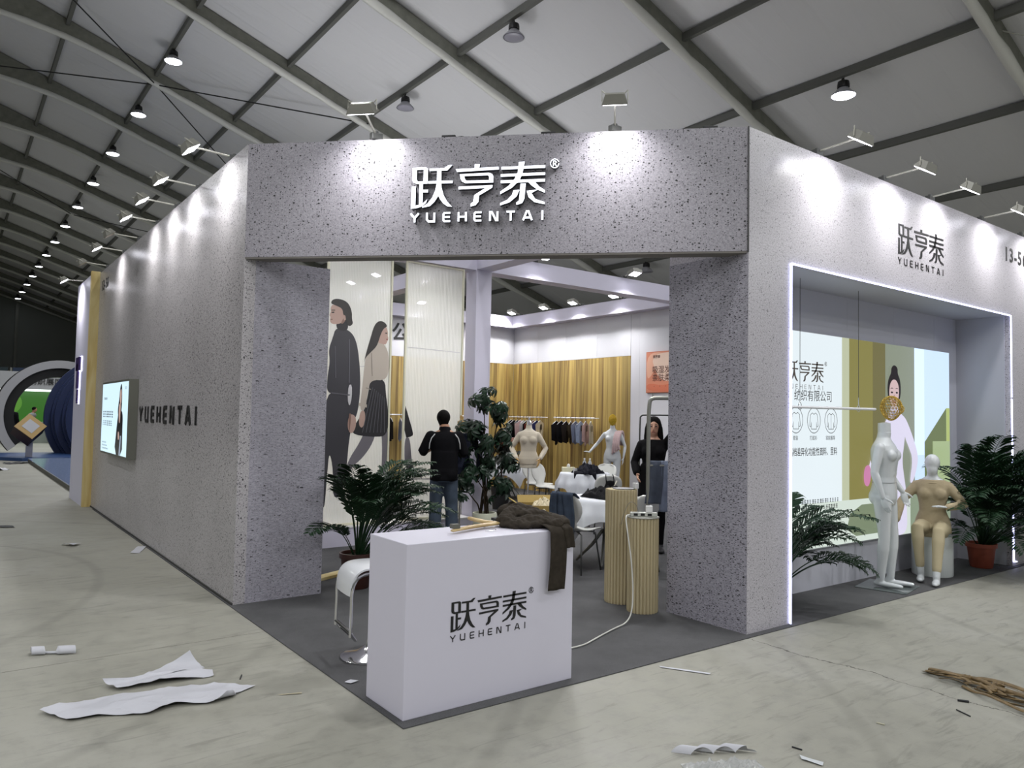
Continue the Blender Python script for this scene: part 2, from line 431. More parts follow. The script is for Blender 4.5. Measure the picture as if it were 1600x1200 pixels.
def lamp(kind, loc, power, dst=None, parent=None, size=.2, cone=110, blend=.5, col=(1, 1, 1), size_y=None):
    ld = bpy.data.lights.new('light', kind); ld.energy = power; ld.color = col
    if kind == 'AREA':
        ld.shape = 'DISK' if size_y is None else 'RECTANGLE'; ld.size = size
        if size_y: ld.size_y = size_y
        ld.spread = R(cone)
    elif kind == 'SPOT':
        ld.spot_size = R(cone); ld.spot_blend = blend; ld.shadow_soft_size = size
    else: ld.shadow_soft_size = size
    o = bpy.data.objects.new('light', ld); C.objects.link(o); o.location = loc
    if dst is not None: o.rotation_euler = aim(loc, dst)
    if parent: o.parent = parent
    return o
# ------------------------------------------------------------------ floor
fl = B().box((-28, -25, -.2), (26, 83, -.02)).obj('floor', mat('joint_filler', '#3a3a35', .9)); fl['kind'] = 'structure'
ys = [-25, -17.9, -7.9, 2.1, 12.1, 22.1, 32.1, 42.1, 52.1, 62.1, 72.1, 83]; xs = [-28, -11, 12.5, 26]
for i in range(len(xs)-1):
    for j in range(len(ys)-1):
        B().box((xs[i]+.003, ys[j]+.003, -.02), (xs[i+1]-.003, ys[j+1]-.003, 0)).obj('concrete_slab', CONCRETE, fl)

# ------------------------------------------------------------------ tent hall
RX = -2.0; RY = [1.75+4.93*k for k in range(-5, 17)]
def roofz(x): return 13.1-.34*x if x >= RX else 13.1+.34*x+.68*2
YE = RY[-1]+.9; YS = RY[0]-.5
ceil = B().box((RX-.08, YS, roofz(RX)-.2), (RX+.08, YE, roofz(RX)-.02)).obj('ceiling', GREYM()); ceil['kind'] = 'structure'
EX = (26, -30)
def sheet(y0, y1, ex):
    b = B(); n = 14; ny = 4; P = []
    for i in range(n+1):
        x = RX+(ex-RX)*i/n; row = []
        for j in range(ny+1):
            y = y0+(y1-y0)*j/ny; sag = .10*sin(pi*j/ny)
            row.append(b.bm.verts.new((x, y, roofz(x)+.02-sag*.6)))
        P.append(row)
    for i in range(n):
        for j in range(ny): b.bm.faces.new((P[i][j], P[i+1][j], P[i+1][j+1], P[i][j+1]))
    return b.obj('fabric_panel', ROOF, ceil, smooth='all')
edges = [YS]+RY[1:-1]+[YE]
for k in range(len(edges)-1):
    for ex in EX: sheet(edges[k], edges[k+1], ex)
WRAP = mat('plastic_wrap', '#cfcfcb', .45, bump=.6, bscale=14)
rb = B(); wb = B()
xs_ = [RX+(26-RX)*t for t in (0, .03, .06, .09, .12, .15, .18, .25, .4, .6, .8, 1)]
def bot(x):
    d = x-RX; dr = .0425*max(0, 4-d)**2
    return roofz(x)-.38-dr
top = [(x, roofz(x)-.01) for x in xs_]; low = [(x, bot(x)) for x in xs_]
for sgn in (1, -1):
    for i in range(len(xs_)-1):
        q = [(top[i]), (top[i+1]), (low[i+1]), (low[i])]
        q = [(RX+sgn*(a-RX), z) for a, z in q]
        rb.poly(q, (V((0, -.07, 0)), V((1, 0, 0)), V((0, 0, 1)), V((0, 1, 0))), .14)
    rnd = random.Random(3)
    pts = []; rr = []
    x = RX
    while x < 25.5:
        pts.append((RX+sgn*(x-RX), -.01, bot(x)-.02+rnd.uniform(-.008, .008))); rr.append(rnd.uniform(.082, .112)); x += .45
    wb.tube(pts, rr, 7)
r0 = rb.obj('rafter', mat('rafter_grey', '#77786f', .55, noise_amt=.15, noise_scale=6), ceil); w0 = wb.obj('plastic_wrap', WRAP, r0, smooth='all')
r0.location.y = RY[0]
for y in RY[1:]:
    r = dup(r0, ceil); r.location.y = y
PX = [.33+2.4*k for k in range(11)]
pb = B().box((-.05, .06, -.19), (.05, 4.87, -.03)); pb.box((-.02, .02, -.17), (.02, .08, -.05)); pb.box((-.02, 4.85, -.17), (.02, 4.91, -.05))
pu0 = None
for x in PX+[2*RX-q for q in PX[:6]]:
    for k in range(len(RY)-1):
        if x > 15 and RY[k] > 25: continue
        if x < RX and (RY[k] < -8 or RY[k] > 30): continue
        if pu0 is None: pu0 = pb.obj('purlin', mat('purlin_grey', '#5f605c', .55), ceil); o = pu0
        else: o = pu0.copy(); C.objects.link(o); o.parent = ceil
        o.location = (x, RY[k], roofz(x))
# hall end and sides
FAB2 = mat('tent_wall_fabric', '#8f9390', .7, bump=.4, bscale=1.5)
for nm, lo, hi in (('wall_side_right', (26, -25, 0), (26.1, 83, 4.3)), ('wall_side_left', (-30.1, -25, 0), (-30, 83, 4.3))):
    o = B().box(lo, hi).obj(nm, FAB2); o['kind'] = 'structure'
def gable(y, nm):
    b = B(); b.poly([(-30, 0), (26, 0), (26, roofz(26)), (RX, roofz(RX)), (-30, roofz(-30))], (V((0, y, 0)), V((1, 0, 0)), V((0, 0, 1)), V((0, -1, 0))), .1)
    o = b.obj(nm, FAB2); o['kind'] = 'structure'; return o
ge = gable(YE+.1, 'wall_end_far'); gable(YS, 'wall_end_near')
yy = YE
for x in (-12, -5, 2.9, 10, 17): B().box((x-.12, yy-.3, 0), (x+.12, yy, roofz(x)-.1)).obj('gable_post', GREYM(), ge)
B().box((-30, yy-.25, 4.5), (26, yy-.05, 4.75)).obj('gable_rail', GREYM(), ge)

# wind bracing cables
def cable(name, a, b_, label, rad=.02, sag=0, m=None):
    a = V(a); b_ = V(b_); pts = [a.lerp(b_, t/8)-V((0, 0, sag*sin(pi*t/8))) for t in range(9)]
    o = B().tube(pts, rad, 5).obj(name, m or mat('black_cable', '#1d1d1f', .6)); tag(o, label, 'cable'); return o
nx, ny = 2.75, RY[9]
nz = roofz(nx)-.42
cable('bracing_cable', (nx, ny, nz), (7.53, RY[8]-.1, roofz(7.53)-.35), 'black bracing cable from the lamp purlin node running right and down to the next rafter')
cable('bracing_cable', (nx, ny, nz), (RX, RY[8], roofz(RX)-.9), 'black bracing cable rising from the cable node to the top edge of the photo')
cable('bracing_cable', (nx, ny, nz), (RX, RY[10], roofz(RX)-.9), 'black bracing cable from the cable node to the left edge of the photo')
cable('bracing_cable', (nx, ny, nz), (7.53, RY[10], roofz(7.53)-.35), 'black bracing cable from the cable node down behind the granite wall top')
nz2 = roofz(nx)-.42; ny2 = RY[13]
cable('bracing_cable', (nx, ny2, nz2), (7.53, RY[12], roofz(7.53)-.35), 'far black bracing cable running down right from the lamp row')
cable('bracing_cable', (nx, ny2, nz2), (RX, RY[12], roofz(RX)-.9), 'far black bracing cable running up left from the lamp row')
cable('slack_wire', (12.5, 1.9, 8.75), (14.9, -1.5, 7.9), 'thin pale slack wire hanging near the upper right rafter', .012, .25, mat('pale_wire', '#a8a8a2', .5))

# ------------------------------------------------------------------ high-bay lamps
LENS_ON = mat('lamp_lens_lit', '#ffffff', .4, emit=14, ecol='#f2f6ff'); LENS_OFF = mat('lamp_lens_unlit', '#9b99a6', .3)
def bay(x, y, on, label, light=True, spread=150, mul=1):
    z = roofz(x)-.2
    t = thing('high_bay_lamp', label, 'lamp', (x, y, z), 0, 'high-bay lamps under the tent roof')
    B().tube([(0, 0, .05), (0, 0, -.03)], .02, 6).tube([(-.05, 0, -.0), (.05, 0, -.0)], .02, 6).obj('hook', BLACK(), t)
    B().lathe([(.05, -.02), (.11, -.04), (.12, -.10), (.12, -.16), (.07, -.18)], 16).obj('driver_housing', BLACK(), t)
    B().lathe([(.09, -.16), (.12, -.2), (.22, -.30), (.245, -.335), (.235, -.335), (.11, -.21), (.08, -.17)], 20, cap=False).obj('reflector', mat('lamp_reflector', '#a9a9b0', .35, .3), t, smooth=True)
    B().lathe([(.23, -.325), (.2, -.345), (.1, -.36), (.0001, -.362)], 20).obj('lens', LENS_ON if on else LENS_OFF, t, smooth='all')
    if on and light: lamp('AREA', (0, 0, -.37), P_BAY*mul, parent=t, size=.45, cone=spread, col=(.98, .99, 1))
ords = ['first', 'second', 'third', 'fourth', 'fifth', 'sixth', 'seventh', 'eighth', 'ninth', 'tenth', 'eleventh', 'twelfth', 'thirteenth']
for k in range(13):
    y = 19.2+4.93*k
    bay(2.75, y, True, 'lit round lamp, %s from the top of the receding left lamp row' % ords[k], light=k < 9)
bay(7.6, 14.3, False, 'unlit grey lamp above the floodlight at the left of the fascia')
bay(7.6, 9.4, False, 'unlit grey lamp near the top edge of the photo, above the middle of the fascia')
bay(12.4, 4.5, True, 'lit round lamp hanging under the roof over the right booth wall')
bay(17.1, 14.3, False, 'dark unlit lamp seen through the entrance above the inner beam')
hid = 0  # unseen hall lamps; those behind the camera are added to light the booth front
NUM = 'first second third fourth fifth sixth seventh eighth ninth tenth eleventh twelfth thirteenth fourteenth fifteenth sixteenth seventeenth eighteenth nineteenth'.split()
for x, y, pw in ((2.75, 9.4, 1), (2.75, -.5, 1), (7.6, -5.4, 1), (12.4, -5.4, 1), (-6.8, 9.4, 1), (-6.8, -.5, 1), (-11.6, -5.4, 1.6), (-6.8, -10.3, 1.8), (-2.1+.1, -15.3, 2), (2.75, -15.3, 2), (7.6, -15.3, 2), (-11.6, -15.3, 2), (-16.4, -5.4, 2), (-16.4, 4.5, 2), (-11.6, 14.3, 1.2), (17.2, -10.3, 2), (-6.8, 29, 1), (7.6, 34, 1)):
    hid += 1
    bay(x, y, True, 'lit round lamp added out of view, the %s of them' % NUM[hid-1], spread=180, mul=pw)

# ------------------------------------------------------------------ booth shell
def structure(o): o['kind'] = 'structure'; return o
# left wall with its front return column
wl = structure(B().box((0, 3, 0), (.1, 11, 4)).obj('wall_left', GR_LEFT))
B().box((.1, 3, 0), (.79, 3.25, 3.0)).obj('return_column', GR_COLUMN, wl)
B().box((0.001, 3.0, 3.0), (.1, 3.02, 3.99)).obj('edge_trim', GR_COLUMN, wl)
B().box((.1, 3.25, 0), (.12, 10.6, 4)).obj('inner_lining', INWALL(), wl)
B().box((-.012, 3.0, 0), (0, 11, .02)).obj('floor_trim', mat('dark_trim', '#2e2e2c', .7), wl)
# fascia over the entrance
q = math.sqrt(.5)
fb = B(); t = .15*math.sqrt(2)
fb.poly([(0, 3), (3, 0), (3, t), (t, 3)], (V((0, 0, 3)), V((1, 0, 0)), V((0, 1, 0)), V((0, 0, 1))), 1.0)
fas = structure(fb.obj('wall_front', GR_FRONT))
B().poly([(.004, 3.0), (3.0, .004), (3.0, t), (t, 3.0)], (V((0, 0, 2.985)), V((1, 0, 0)), V((0, 1, 0)), V((0, 0, 1))), .015).obj('soffit_trim', mat('fascia_soffit', '#77736f', .7), fas)
B().box((2.985, -.004, 2.99), (3.0, .0, 4.0)).obj('corner_seam', BLACK(), fas)
# right wall: column, header, far column, alcove
X1, X2, Z1 = 3.57, 8.12, 2.975
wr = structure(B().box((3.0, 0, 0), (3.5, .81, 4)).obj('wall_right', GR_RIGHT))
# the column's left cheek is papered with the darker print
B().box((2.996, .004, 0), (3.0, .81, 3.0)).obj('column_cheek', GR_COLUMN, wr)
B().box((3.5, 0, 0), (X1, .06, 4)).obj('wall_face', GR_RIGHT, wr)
B().box((X1, 0, Z1), (X2, .06, 4)).obj('header', GR_RIGHT, wr)
B().box((X2, 0, 0), (9.3, .6, 4)).obj('far_column', GR_RIGHT, wr)
ALC = mat('alcove_grey_board', '#b9bac4', .55)
B().box((X1-.02, .06, 0), (X1, .6, Z1+.02)).obj('alcove_side_panel', ALC, wr)
B().box((X2-.012, .06, 0), (X2, .6, Z1)).obj('alcove_side_panel', ALC, wr)
B().box((X1, .06, Z1), (X2, .6, Z1+.03)).obj('alcove_ceiling', ALC, wr)
xx = X1
while xx < X2-.01:
    x3 = min(xx+.985, X2-.012); B().box((xx+.001, .6, 0), (x3-.001, .64, Z1+.03)).obj('alcove_back_panel', ALC, wr); xx += .985
B().box((3.5, .64, 0), (8.67, .70, 4)).obj('inner_lining', INWALL(), wr)
# LED strip round the alcove
LED = mat('led_strip_glow', '#ffffff', .4, emit=4.5, ecol='#c4c9ff')
ls = thing('led_strip', 'glowing blue-white light strip framing the display alcove', 'light strip', (X1, -.01, 0))
def ledseg(a, b_):
    a = V(a); b_ = V(b_); B().tube([a, b_], .008, 8).obj('light_tube', LED, ls)
ledseg((.0, 0, .0), (0, 0, Z1)); ledseg((0, 0, Z1), (X2-X1, 0, Z1)); ledseg((X2-X1, 0, Z1), (X2-X1, 0, 2.0)); ledseg((X2-X1, 0, 1.98), (X2-X1+.015, 0, .06)); ledseg((X2-X1+.015, 0, .06), (X2-X1+.10, 0, .05))

# inner walls
wb_ = structure(B().box((8.67, .7, 0), (8.77, 10.7, 4)).obj('wall_inner_right', INWALL()))
wy_ = structure(B().box((.1, 10.6, 0), (8.67, 10.7, 4)).obj('wall_inner_back', INWALL()))
T = .012
def planks(parent, axis, a0, a1, z0, z1):
    x = a0; rnd = random.Random(11)
    while x < a1-.02:
        w_ = min(rnd.choice((.12, .16, .2, .24, .15)), a1-x)
        if axis == 'y': o = B().box((-T, 0, 0), (0, w_-.003, z1-z0)).obj('wood_plank', WOODWALL, parent); o.location = (8.67, x, z0)
        else: o = B().box((0, -T, 0), (w_-.003, 0, z1-z0)).obj('wood_plank', WOODWALL, parent); o.location = (x, 10.6, z0)
        x += w_
planks(wb_, 'y', 6.78, 10.6-T, 0, 2.9); planks(wy_, 'x', .12, 8.67-T, 0, 2.9)
def panels(parent, axis, a0, a1, z0, z1, step=.97):
    x = a0
    while x < a1-.02:
        w_ = min(step, a1-x)
        if axis == 'y': o = B().box((-.008, .002, 0), (0, w_-.002, z1-z0)).obj('white_panel', INWALL(), parent); o.location = (8.67, x, z0)
        else: o = B().box((.002, -.008, 0), (w_-.002, 0, z1-z0)).obj('white_panel', INWALL(), parent); o.location = (x, 10.6, z0)
        x += w_
panels(wb_, 'y', 6.78, 10.59, 2.905, 4); panels(wb_, 'y', .72, 6.775, 0, 4); panels(wy_, 'x', .12, 8.66, 2.905, 4)
# beams and column inside
bm_ = structure(B().box((3.92, 5.2, 0), (4.18, 5.46, 4)).obj('trim_inner_column', WHITE()))
for lo, hi in (((8.42, .7, 3.73), (8.66, 10.59, 3.99)), ((.12, 10.35, 3.73), (8.42, 10.59, 3.99)), ((.12, 5.2, 3.73), (3.92, 5.46, 3.99)), ((4.18, 5.2, 3.73), (8.42, 5.46, 3.99)),
               ((3.92, 5.46, 3.74), (4.18, 10.35, 3.985)), ((3.92, .7, 3.74), (4.18, 5.2, 3.985))):
    B().box(lo, hi).obj('beam', WHITE(), bm_)
# carpet
cp = structure(B().poly([(.001, -.06), (9.3, -.06), (9.3, .0), (9.3, 10.59), (.101, 10.59), (.001, 10.59)], (V((-.03, 0, .0005)), V((1, 0, 0)), V((0, 1, 0)), V((0, 0, 1))), .006).obj('floor_carpet', CARPET))

# ------------------------------------------------------------------ translucent printed panels on a low plinth
pl = thing('panel_plinth', 'long low white plinth carrying the two tall printed panels', 'plinth', (.8, 5.18, .006))
B().box((0, 0, 0), (3.1, .36, .225)).obj('plinth_body', WHITE(), pl); B().box((-.005, -.012, .225), (3.1, .36, .245)).obj('plinth_top', mat('plinth_top', '#d9d8d8', .4), pl)
FRM = mat('cream_plastic_edge', '#d6d4be', .4)
def ribbed(x0, x1, z0, z1, label):
    t = thing('ribbed_panel', label, 'panel', (x0, 5.25, z0)); W = x1-x0; Hh = z1-z0
    b = B(); n = int(W/.022); prev = None
    for i in range(n*4+1):
        a = i/4/n*W; y = -.0022*cos(2*pi*i/4)
        cur = (b.bm.verts.new((a, y, .01)), b.bm.verts.new((a, y, Hh-.01)))
        if prev: b.bm.faces.new((prev[0], cur[0], cur[1], prev[1]))
        prev = cur
    b.obj('ribbed_sheet', RIBBED, t, smooth='all')
    for lo, hi in (((-.012, -.015, 0), (.012, .015, Hh)), ((W-.012, -.015, 0), (W+.012, .015, Hh)), ((0, -.015, 0), (W, .015, .03)), ((0, -.012, Hh-.02), (W, .012, Hh))):
        B().box(lo, hi).obj('edge_strip', FRM, t)
    return t
pn1 = ribbed(1.72, 2.61, .255, 3.72, 'left tall ribbed panel printed with two walking people')
pn2 = ribbed(2.83, 3.73, .255, 3.72, 'right tall ribbed panel, mostly blank white with a boot at its lower left')
def pr(name, pts, m, parent, layer=1, it=2, ox=0, oz=0):
    f_ = frame((-parent.location.x+ox, -.004-.0012*layer, -parent.location.z+oz), (1, 0, 0), (0, 0, 1))
    b = B(); b.poly(smoothpts(pts, it) if it else pts, f_, .0008)
    return b.obj(name, m, parent)
K1 = mat('print_charcoal', '#35343a', .5); K2 = mat('print_black', '#1f1e22', .5); K3 = mat('print_skin', '#b3968a', .5); K4 = mat('print_beige', '#b3a99d', .5)
K5 = mat('print_hair', '#26221f', .5); K6 = mat('print_grey', '#6d6a70', .5); K7 = mat('print_shade', '#bdbcbf', .5)
# man (left figure), facing left
pr('printed_trousers', [(1.75, 1.95), (2.12, 1.95), (2.13, 1.7), (2.06, 1.35), (2.04, 1.0), (1.99, .62), (1.86, .6), (1.86, .95), (1.80, 1.2), (1.78, .9), (1.76, .5), (1.735, .5), (1.735, 1.6)], K1, pn1, 1)
pr('printed_jumper', [(1.84, 2.74), (2.02, 2.72), (2.12, 2.6), (2.17, 2.35), (2.2, 2.0), (2.16, 1.6), (2.06, 1.58), (2.06, 1.86), (1.90, 1.92), (1.745, 1.9), (1.745, 2.1), (1.775, 2.3), (1.75, 2.45), (1.8, 2.6)], K1, pn1, 2)
pr('printed_collar', [(1.85, 2.86), (1.99, 2.86), (2.01, 2.70), (1.84, 2.70)], K2, pn1, 3)
pr('printed_face', [(1.78, 3.02), (1.90, 3.03), (1.97, 2.93), (1.96, 2.83), (1.90, 2.79), (1.84, 2.775), (1.78, 2.775), (1.755, 2.81), (1.765, 2.86), (1.745, 2.88), (1.77, 2.93), (1.76, 2.97)], K3, pn1, 4)
pr('printed_hair', [(1.755, 3.03), (1.79, 3.09), (1.90, 3.10), (2.0, 3.06), (2.05, 2.95), (2.05, 2.86), (2.07, 2.80), (2.02, 2.76), (1.98, 2.79), (1.965, 2.88), (1.93, 2.90), (1.92, 2.98), (1.83, 3.01)], K5, pn1, 5)
pr('printed_hand', [(2.06, 1.66), (2.14, 1.63), (2.15, 1.5), (2.10, 1.40), (2.04, 1.44), (2.03, 1.56)], K3, pn1, 6)
pr('printed_eye', [(1.775, 2.925), (1.81, 2.93), (1.81, 2.915), (1.775, 2.91)], K5, pn1, 6, 0)
pr('printed_ear', [(1.93, 2.90), (1.96, 2.9), (1.965, 2.84), (1.94, 2.83)], K3, pn1, 7)
# woman (right figure), facing right
pr('printed_leg', [(2.30, 1.5), (2.44, 1.5), (2.40, 1.30), (2.26, 1.10), (2.10, .98), (2.04, .80), (1.98, .82), (2.06, 1.08), (2.20, 1.28)], K6, pn1, 1)
pr('printed_leg', [(2.50, 1.5), (2.60, 1.5), (2.60, 1.2), (2.58, .86), (2.52, .86), (2.53, 1.2)], K6, pn1, 2)
pr('printed_skirt', [(2.33, 2.12), (2.54, 2.12), (2.56, 1.9), (2.60, 1.7), (2.60, 1.38), (2.40, 1.36), (2.06, 1.40), (2.16, 1.56), (2.26, 1.7), (2.31, 1.95)], K2, pn1, 3)
pr('printed_blouse', [(2.38, 2.62), (2.49, 2.60), (2.58, 2.48), (2.60, 2.25), (2.55, 2.10), (2.34, 2.10), (2.30, 1.96), (2.27, 1.7), (2.19, 1.7), (2.22, 2.0), (2.24, 2.25), (2.27, 2.5)], K4, pn1, 4)
pr('printed_face', [(2.42, 2.80), (2.53, 2.82), (2.565, 2.74), (2.56, 2.68), (2.575, 2.66), (2.555, 2.60), (2.53, 2.565), (2.47, 2.58), (2.42, 2.58)], K3, pn1, 5)
pr('printed_hair', [(2.36, 2.80), (2.42, 2.87), (2.50, 2.87), (2.56, 2.81), (2.50, 2.78), (2.46, 2.70), (2.43, 2.60), (2.40, 2.53), (2.33, 2.46), (2.25, 2.38), (2.23, 2.30), (2.26, 2.45), (2.31, 2.62)], K5, pn1, 6)
pr('printed_hand', [(2.20, 1.70), (2.27, 1.70), (2.27, 1.55), (2.23, 1.47), (2.18, 1.52)], K3, pn1, 5)
pr('printed_cuff', [(2.18, 1.80), (2.29, 1.78), (2.29, 1.74), (2.18, 1.76)], K4, pn1, 6, 0)
pr('printed_fold', [(1.735, 2.235), (2.6, 2.30), (2.6, 2.29), (1.735, 2.225)], K7, pn1, 1, 0)
KL = mat('print_light_edge', '#5a5960', .5); KB = mat('print_bright', '#c9c8ca', .5); KD = mat('print_skin_dark', '#86695e', .5)
pr('printed_gap', [(2.03, 2.02), (2.075, 2.03), (2.08, 1.86), (2.05, 1.74), (2.02, 1.84)], KB, pn1, 6, 1)
for k, pts in enumerate(([(2.02, 2.6), (2.03, 2.6), (2.045, 2.05), (2.03, 2.05)], [(1.80, 1.92), (2.05, 1.90), (2.05, 1.885), (1.80, 1.905)], [(1.83, 2.5), (1.84, 2.5), (1.86, 2.1), (1.85, 2.1)])): pr('printed_fold', pts, KL, pn1, 6, 0)
for k in range(7): pr('printed_pleat', [(2.36+.028*k, 2.0-.02*k), (2.366+.028*k, 2.0-.02*k), (2.24+.052*k, 1.42), (2.232+.052*k, 1.42)], KL, pn1, 7, 0)
pr('printed_shadow', [(1.90, 2.80), (1.96, 2.90), (1.97, 2.84), (1.92, 2.78)], KD, pn1, 6, 1); pr('printed_lips', [(1.762, 2.835), (1.79, 2.838), (1.79, 2.825), (1.765, 2.822)], KD, pn1, 7, 0)
pr('printed_brow', [(1.77, 2.95), (1.82, 2.955), (1.82, 2.945), (1.77, 2.94)], K5, pn1, 7, 0)
pr('printed_eye', [(2.525, 2.725), (2.553, 2.725), (2.553, 2.713), (2.525, 2.713)], K5, pn1, 7, 0); pr('printed_lips', [(2.54, 2.645), (2.565, 2.645), (2.562, 2.632), (2.54, 2.632)], mat('print_lip', '#8a4a48', .5), pn1, 7, 0)
pr('printed_fold', [(2.33, 2.45), (2.34, 2.45), (2.36, 2.15), (2.35, 2.15)], mat('print_beige_dark', '#8f867c', .5), pn1, 7, 0); pr('printed_fold', [(2.27, 2.0), (2.34, 1.98), (2.34, 1.97), (2.27, 1.985)], mat('print_beige_dark', '#8f867c', .5), pn1, 7, 0)
for k, pts in enumerate(([(2.04, 1.66), (2.08, 1.66), (2.06, 1.42), (2.05, 1.42)],)): pr('printed_fold', pts, KD, pn1, 8, 1)
# boot and skirt hem on the second panel
pr('printed_skirt', [(2.845, 1.80), (2.88, 1.70), (2.98, 1.42), (2.97, 1.37), (2.845, 1.35)], K2, pn2, 1, 1)
pr('printed_boot', [(2.85, 1.36), (2.93, 1.36), (2.96, 1.10), (2.99, .95), (3.07, .88), (3.15, .85), (3.14, .82), (2.98, .82), (2.93, .93), (2.86, .98)], K6, pn2, 2)
pr('printed_fold', [(2.86, 2.565), (3.7, 2.545), (3.7, 2.535), (2.86, 2.555)], K7, pn2, 1, 0)
pr('printed_step', [(2.845, .82), (3.35, .80), (3.35, .785), (2.845, .80)], K7, pn2, 3, 0)

# wall letters on the inner back wall
tl = thing('wall_lettering', 'black Chinese company lettering high on the inner back wall', 'lettering', (5.0, 10.6, 3.26))
for ch, x in (('限', -.05), ('公', .42), ('司', .90)):
    text_obj('letter', ch, .42, frame((x, -.0, 0), (1, 0, 0), (0, 0, 1)), BLACKV(), tl, .012, weight=.006)
# ------------------------------------------------------------------ brand lettering (drawn in units of the sign: x right, y down)
def arc(cx, cy, rx, ry, a0, a1, n=6): return [(cx+rx*cos(R(a0+(a1-a0)*i/n)), cy+ry*sin(R(a0+(a1-a0)*i/n))) for i in range(n+1)]
LOGO = {
 'a': [ # left radical and right half of the first sign
  [(168, 128), (288, 126), (306, 142), (306, 272), (206, 272), (176, 256), (168, 235)], 'h', [(207, 147), (207, 232), (216, 250), (268, 250), (268, 147)],
  [(163, 296), (200, 296), (200, 462), (232, 458), (232, 272), (264, 272), (264, 325), (311, 325), (311, 348), (264, 348), (264, 446), (305, 410), (296, 440), (262, 470), (215, 485), (161, 490)],
  [(320, 138), (450, 138), (488, 113), (522, 113), (478, 160), (426, 160), (426, 250), (528, 250), (528, 272), (427, 272), (431, 310), (452, 380), (485, 435), (527, 480), (487, 476), (450, 450), (420, 412), (404, 380), (372, 430), (330, 470), (262, 483), (262, 476), (310, 445), (350, 395), (376, 330), (386, 272), (312, 272), (312, 250), (388, 250), (388, 160), (320, 160)]],
 'b': [
  [(553, 150), (720, 146), (720, 112), (766, 112), (760, 145), (930, 141), (932, 164), (566, 176)],
  [(590, 196), (846, 190), (874, 200), (886, 224), (886, 276), (642, 276), (612, 262), (597, 236)], 'h', [(630, 214), (636, 240), (650, 254), (848, 254), (848, 224), (838, 212)],
  [(582, 306), (880, 298), (878, 320), (764, 386), (760, 440), (735, 470), (690, 482), (690, 458), (712, 440), (722, 382), (818, 322), (582, 330)]],
 'c': [
  [(955, 142), (1333, 138), (1333, 161), (955, 166)],
  [(950, 206), (1333, 199), (1333, 222), (950, 229)],
  [(950, 260), (1333, 256), (1333, 280), (950, 284)],
  [(1105, 104), (1156, 103), (1138, 200), (1114, 262), (1050, 325), (948, 380), (948, 357), (1020, 308), (1070, 250), (1096, 195)],
  [(1180, 270), (1238, 270), (1285, 322), (1333, 354), (1333, 376), (1265, 345), (1215, 308)],
  [(1122, 292), (1168, 292), (1158, 425), (1140, 460), (1100, 474), (1088, 472), (1088, 455), (1112, 438)],
  [(1062, 348), (1114, 346), (1092, 400), (1030, 452), (948, 478), (948, 458), (1010, 430), (1050, 388)],
  [(1176, 356), (1270, 348), (1218, 376), (1252, 428), (1333, 456), (1333, 475), (1245, 455), (1194, 412)]]}
LAT = [ # single-line letters 80 x 82 units
 [[(0, 4), (36, 46), (72, 4)], [(36, 46), (36, 82)]],
 [[(5, 0), (5, 60), (20, 77), (70, 77), (70, 0)]],
 [[(66, 5), (14, 5), (5, 16), (5, 66), (14, 77), (66, 77)], [(5, 41), (62, 41)]],
 [[(5, 0), (5, 82)], [(70, 0), (70, 82)], [(5, 41), (70, 41)]],
 [[(66, 5), (14, 5), (5, 16), (5, 66), (14, 77), (66, 77)], [(5, 41), (62, 41)]],
 [[(5, 82), (5, 5), (20, 5), (58, 77), (70, 77), (70, 0)]],
 [[(0, 5), (72, 5)], [(36, 5), (36, 82)]],
 [[(0, 82), (30, 5), (46, 5), (76, 82)], [(14, 58), (62, 58)]],
 [[(5, 0), (5, 82)]]]
LATX = [160, 302, 448, 582, 722, 858, 1006, 1150, 1310]
def logo(parent, fr, sc, m, depth, off=0, mface=None, chars='abc', latin=True, reg=True, latw=17):
    o, xd, yd, nn = fr
    f2 = (o-xd*160*sc+yd*100*sc, xd*sc, -yd*sc, nn)  # y down
    def part(draw, name='letter'):
        b = B(); draw(b, depth, off)
        p = b.obj(name, m, parent)
        if mface:
            b = B(); draw(b, .002, off+depth); b.obj('lit_face', mface, p)
    for k in chars:
        def dr(b, d, of, k=k):
            Ls = LOGO[k]; i = 0
            while i < len(Ls):
                if i+1 < len(Ls) and Ls[i+1] == 'h': b.poly([Ls[i], Ls[i+2]], f2, d, of); i += 3
                else: b.poly(Ls[i], f2, d, of); i += 1
        part(dr)
    if latin:
        for L_, x in zip(LAT, LATX):
            def dr(b, d, of, L_=L_, x=x):
                for s in L_: b.strip([(x+a, 528+y) for a, y in s], latw, f2, d, of)
            part(dr)
    if reg:
        def dr(b, d, of):
            b.strip(arc(1413, 125, 36, 38, 0, 330, 16)+[(1447, 112)], 7, f2, d, of)
            b.strip([(1402, 148), (1402, 104), (1418, 104), (1426, 114), (1418, 126), (1402, 126)], 8, f2, d, of); b.strip([(1412, 126), (1428, 148)], 8, f2, d, of)
        part(dr, 'registered_mark')
LIT = mat('lit_letter_face', '#ffffff', .4, emit=1.6, ecol='#eaf1ff')
nf = V((-q, -q, 0)); xf = V((q, -q, 0))
sg = thing('fascia_sign', 'white glowing raised lettering on the granite fascia over the entrance', 'sign', (1.06, 1.94, 3.75))
logo(sg, (V((0, 0, 0))+nf*.001, xf, V((0, 0, 1)), nf), .000958, mat('sign_letter_side', '#4c4c52', .4, .4), .045, .018, LIT)
s2 = thing('wall_sign', 'flat black brand lettering on the right booth wall above the alcove', 'sign', (5.40, 0, 3.655))
logo(s2, frame((0, -.001, 0), (1, 0, 0), (0, 0, 1)), .000834, BLACKV(), .003, reg=False, latw=12)
s3 = thing('booth_number', 'black booth number 13-56 at the right end of the right wall', 'sign', (7.97, 0, 3.63))
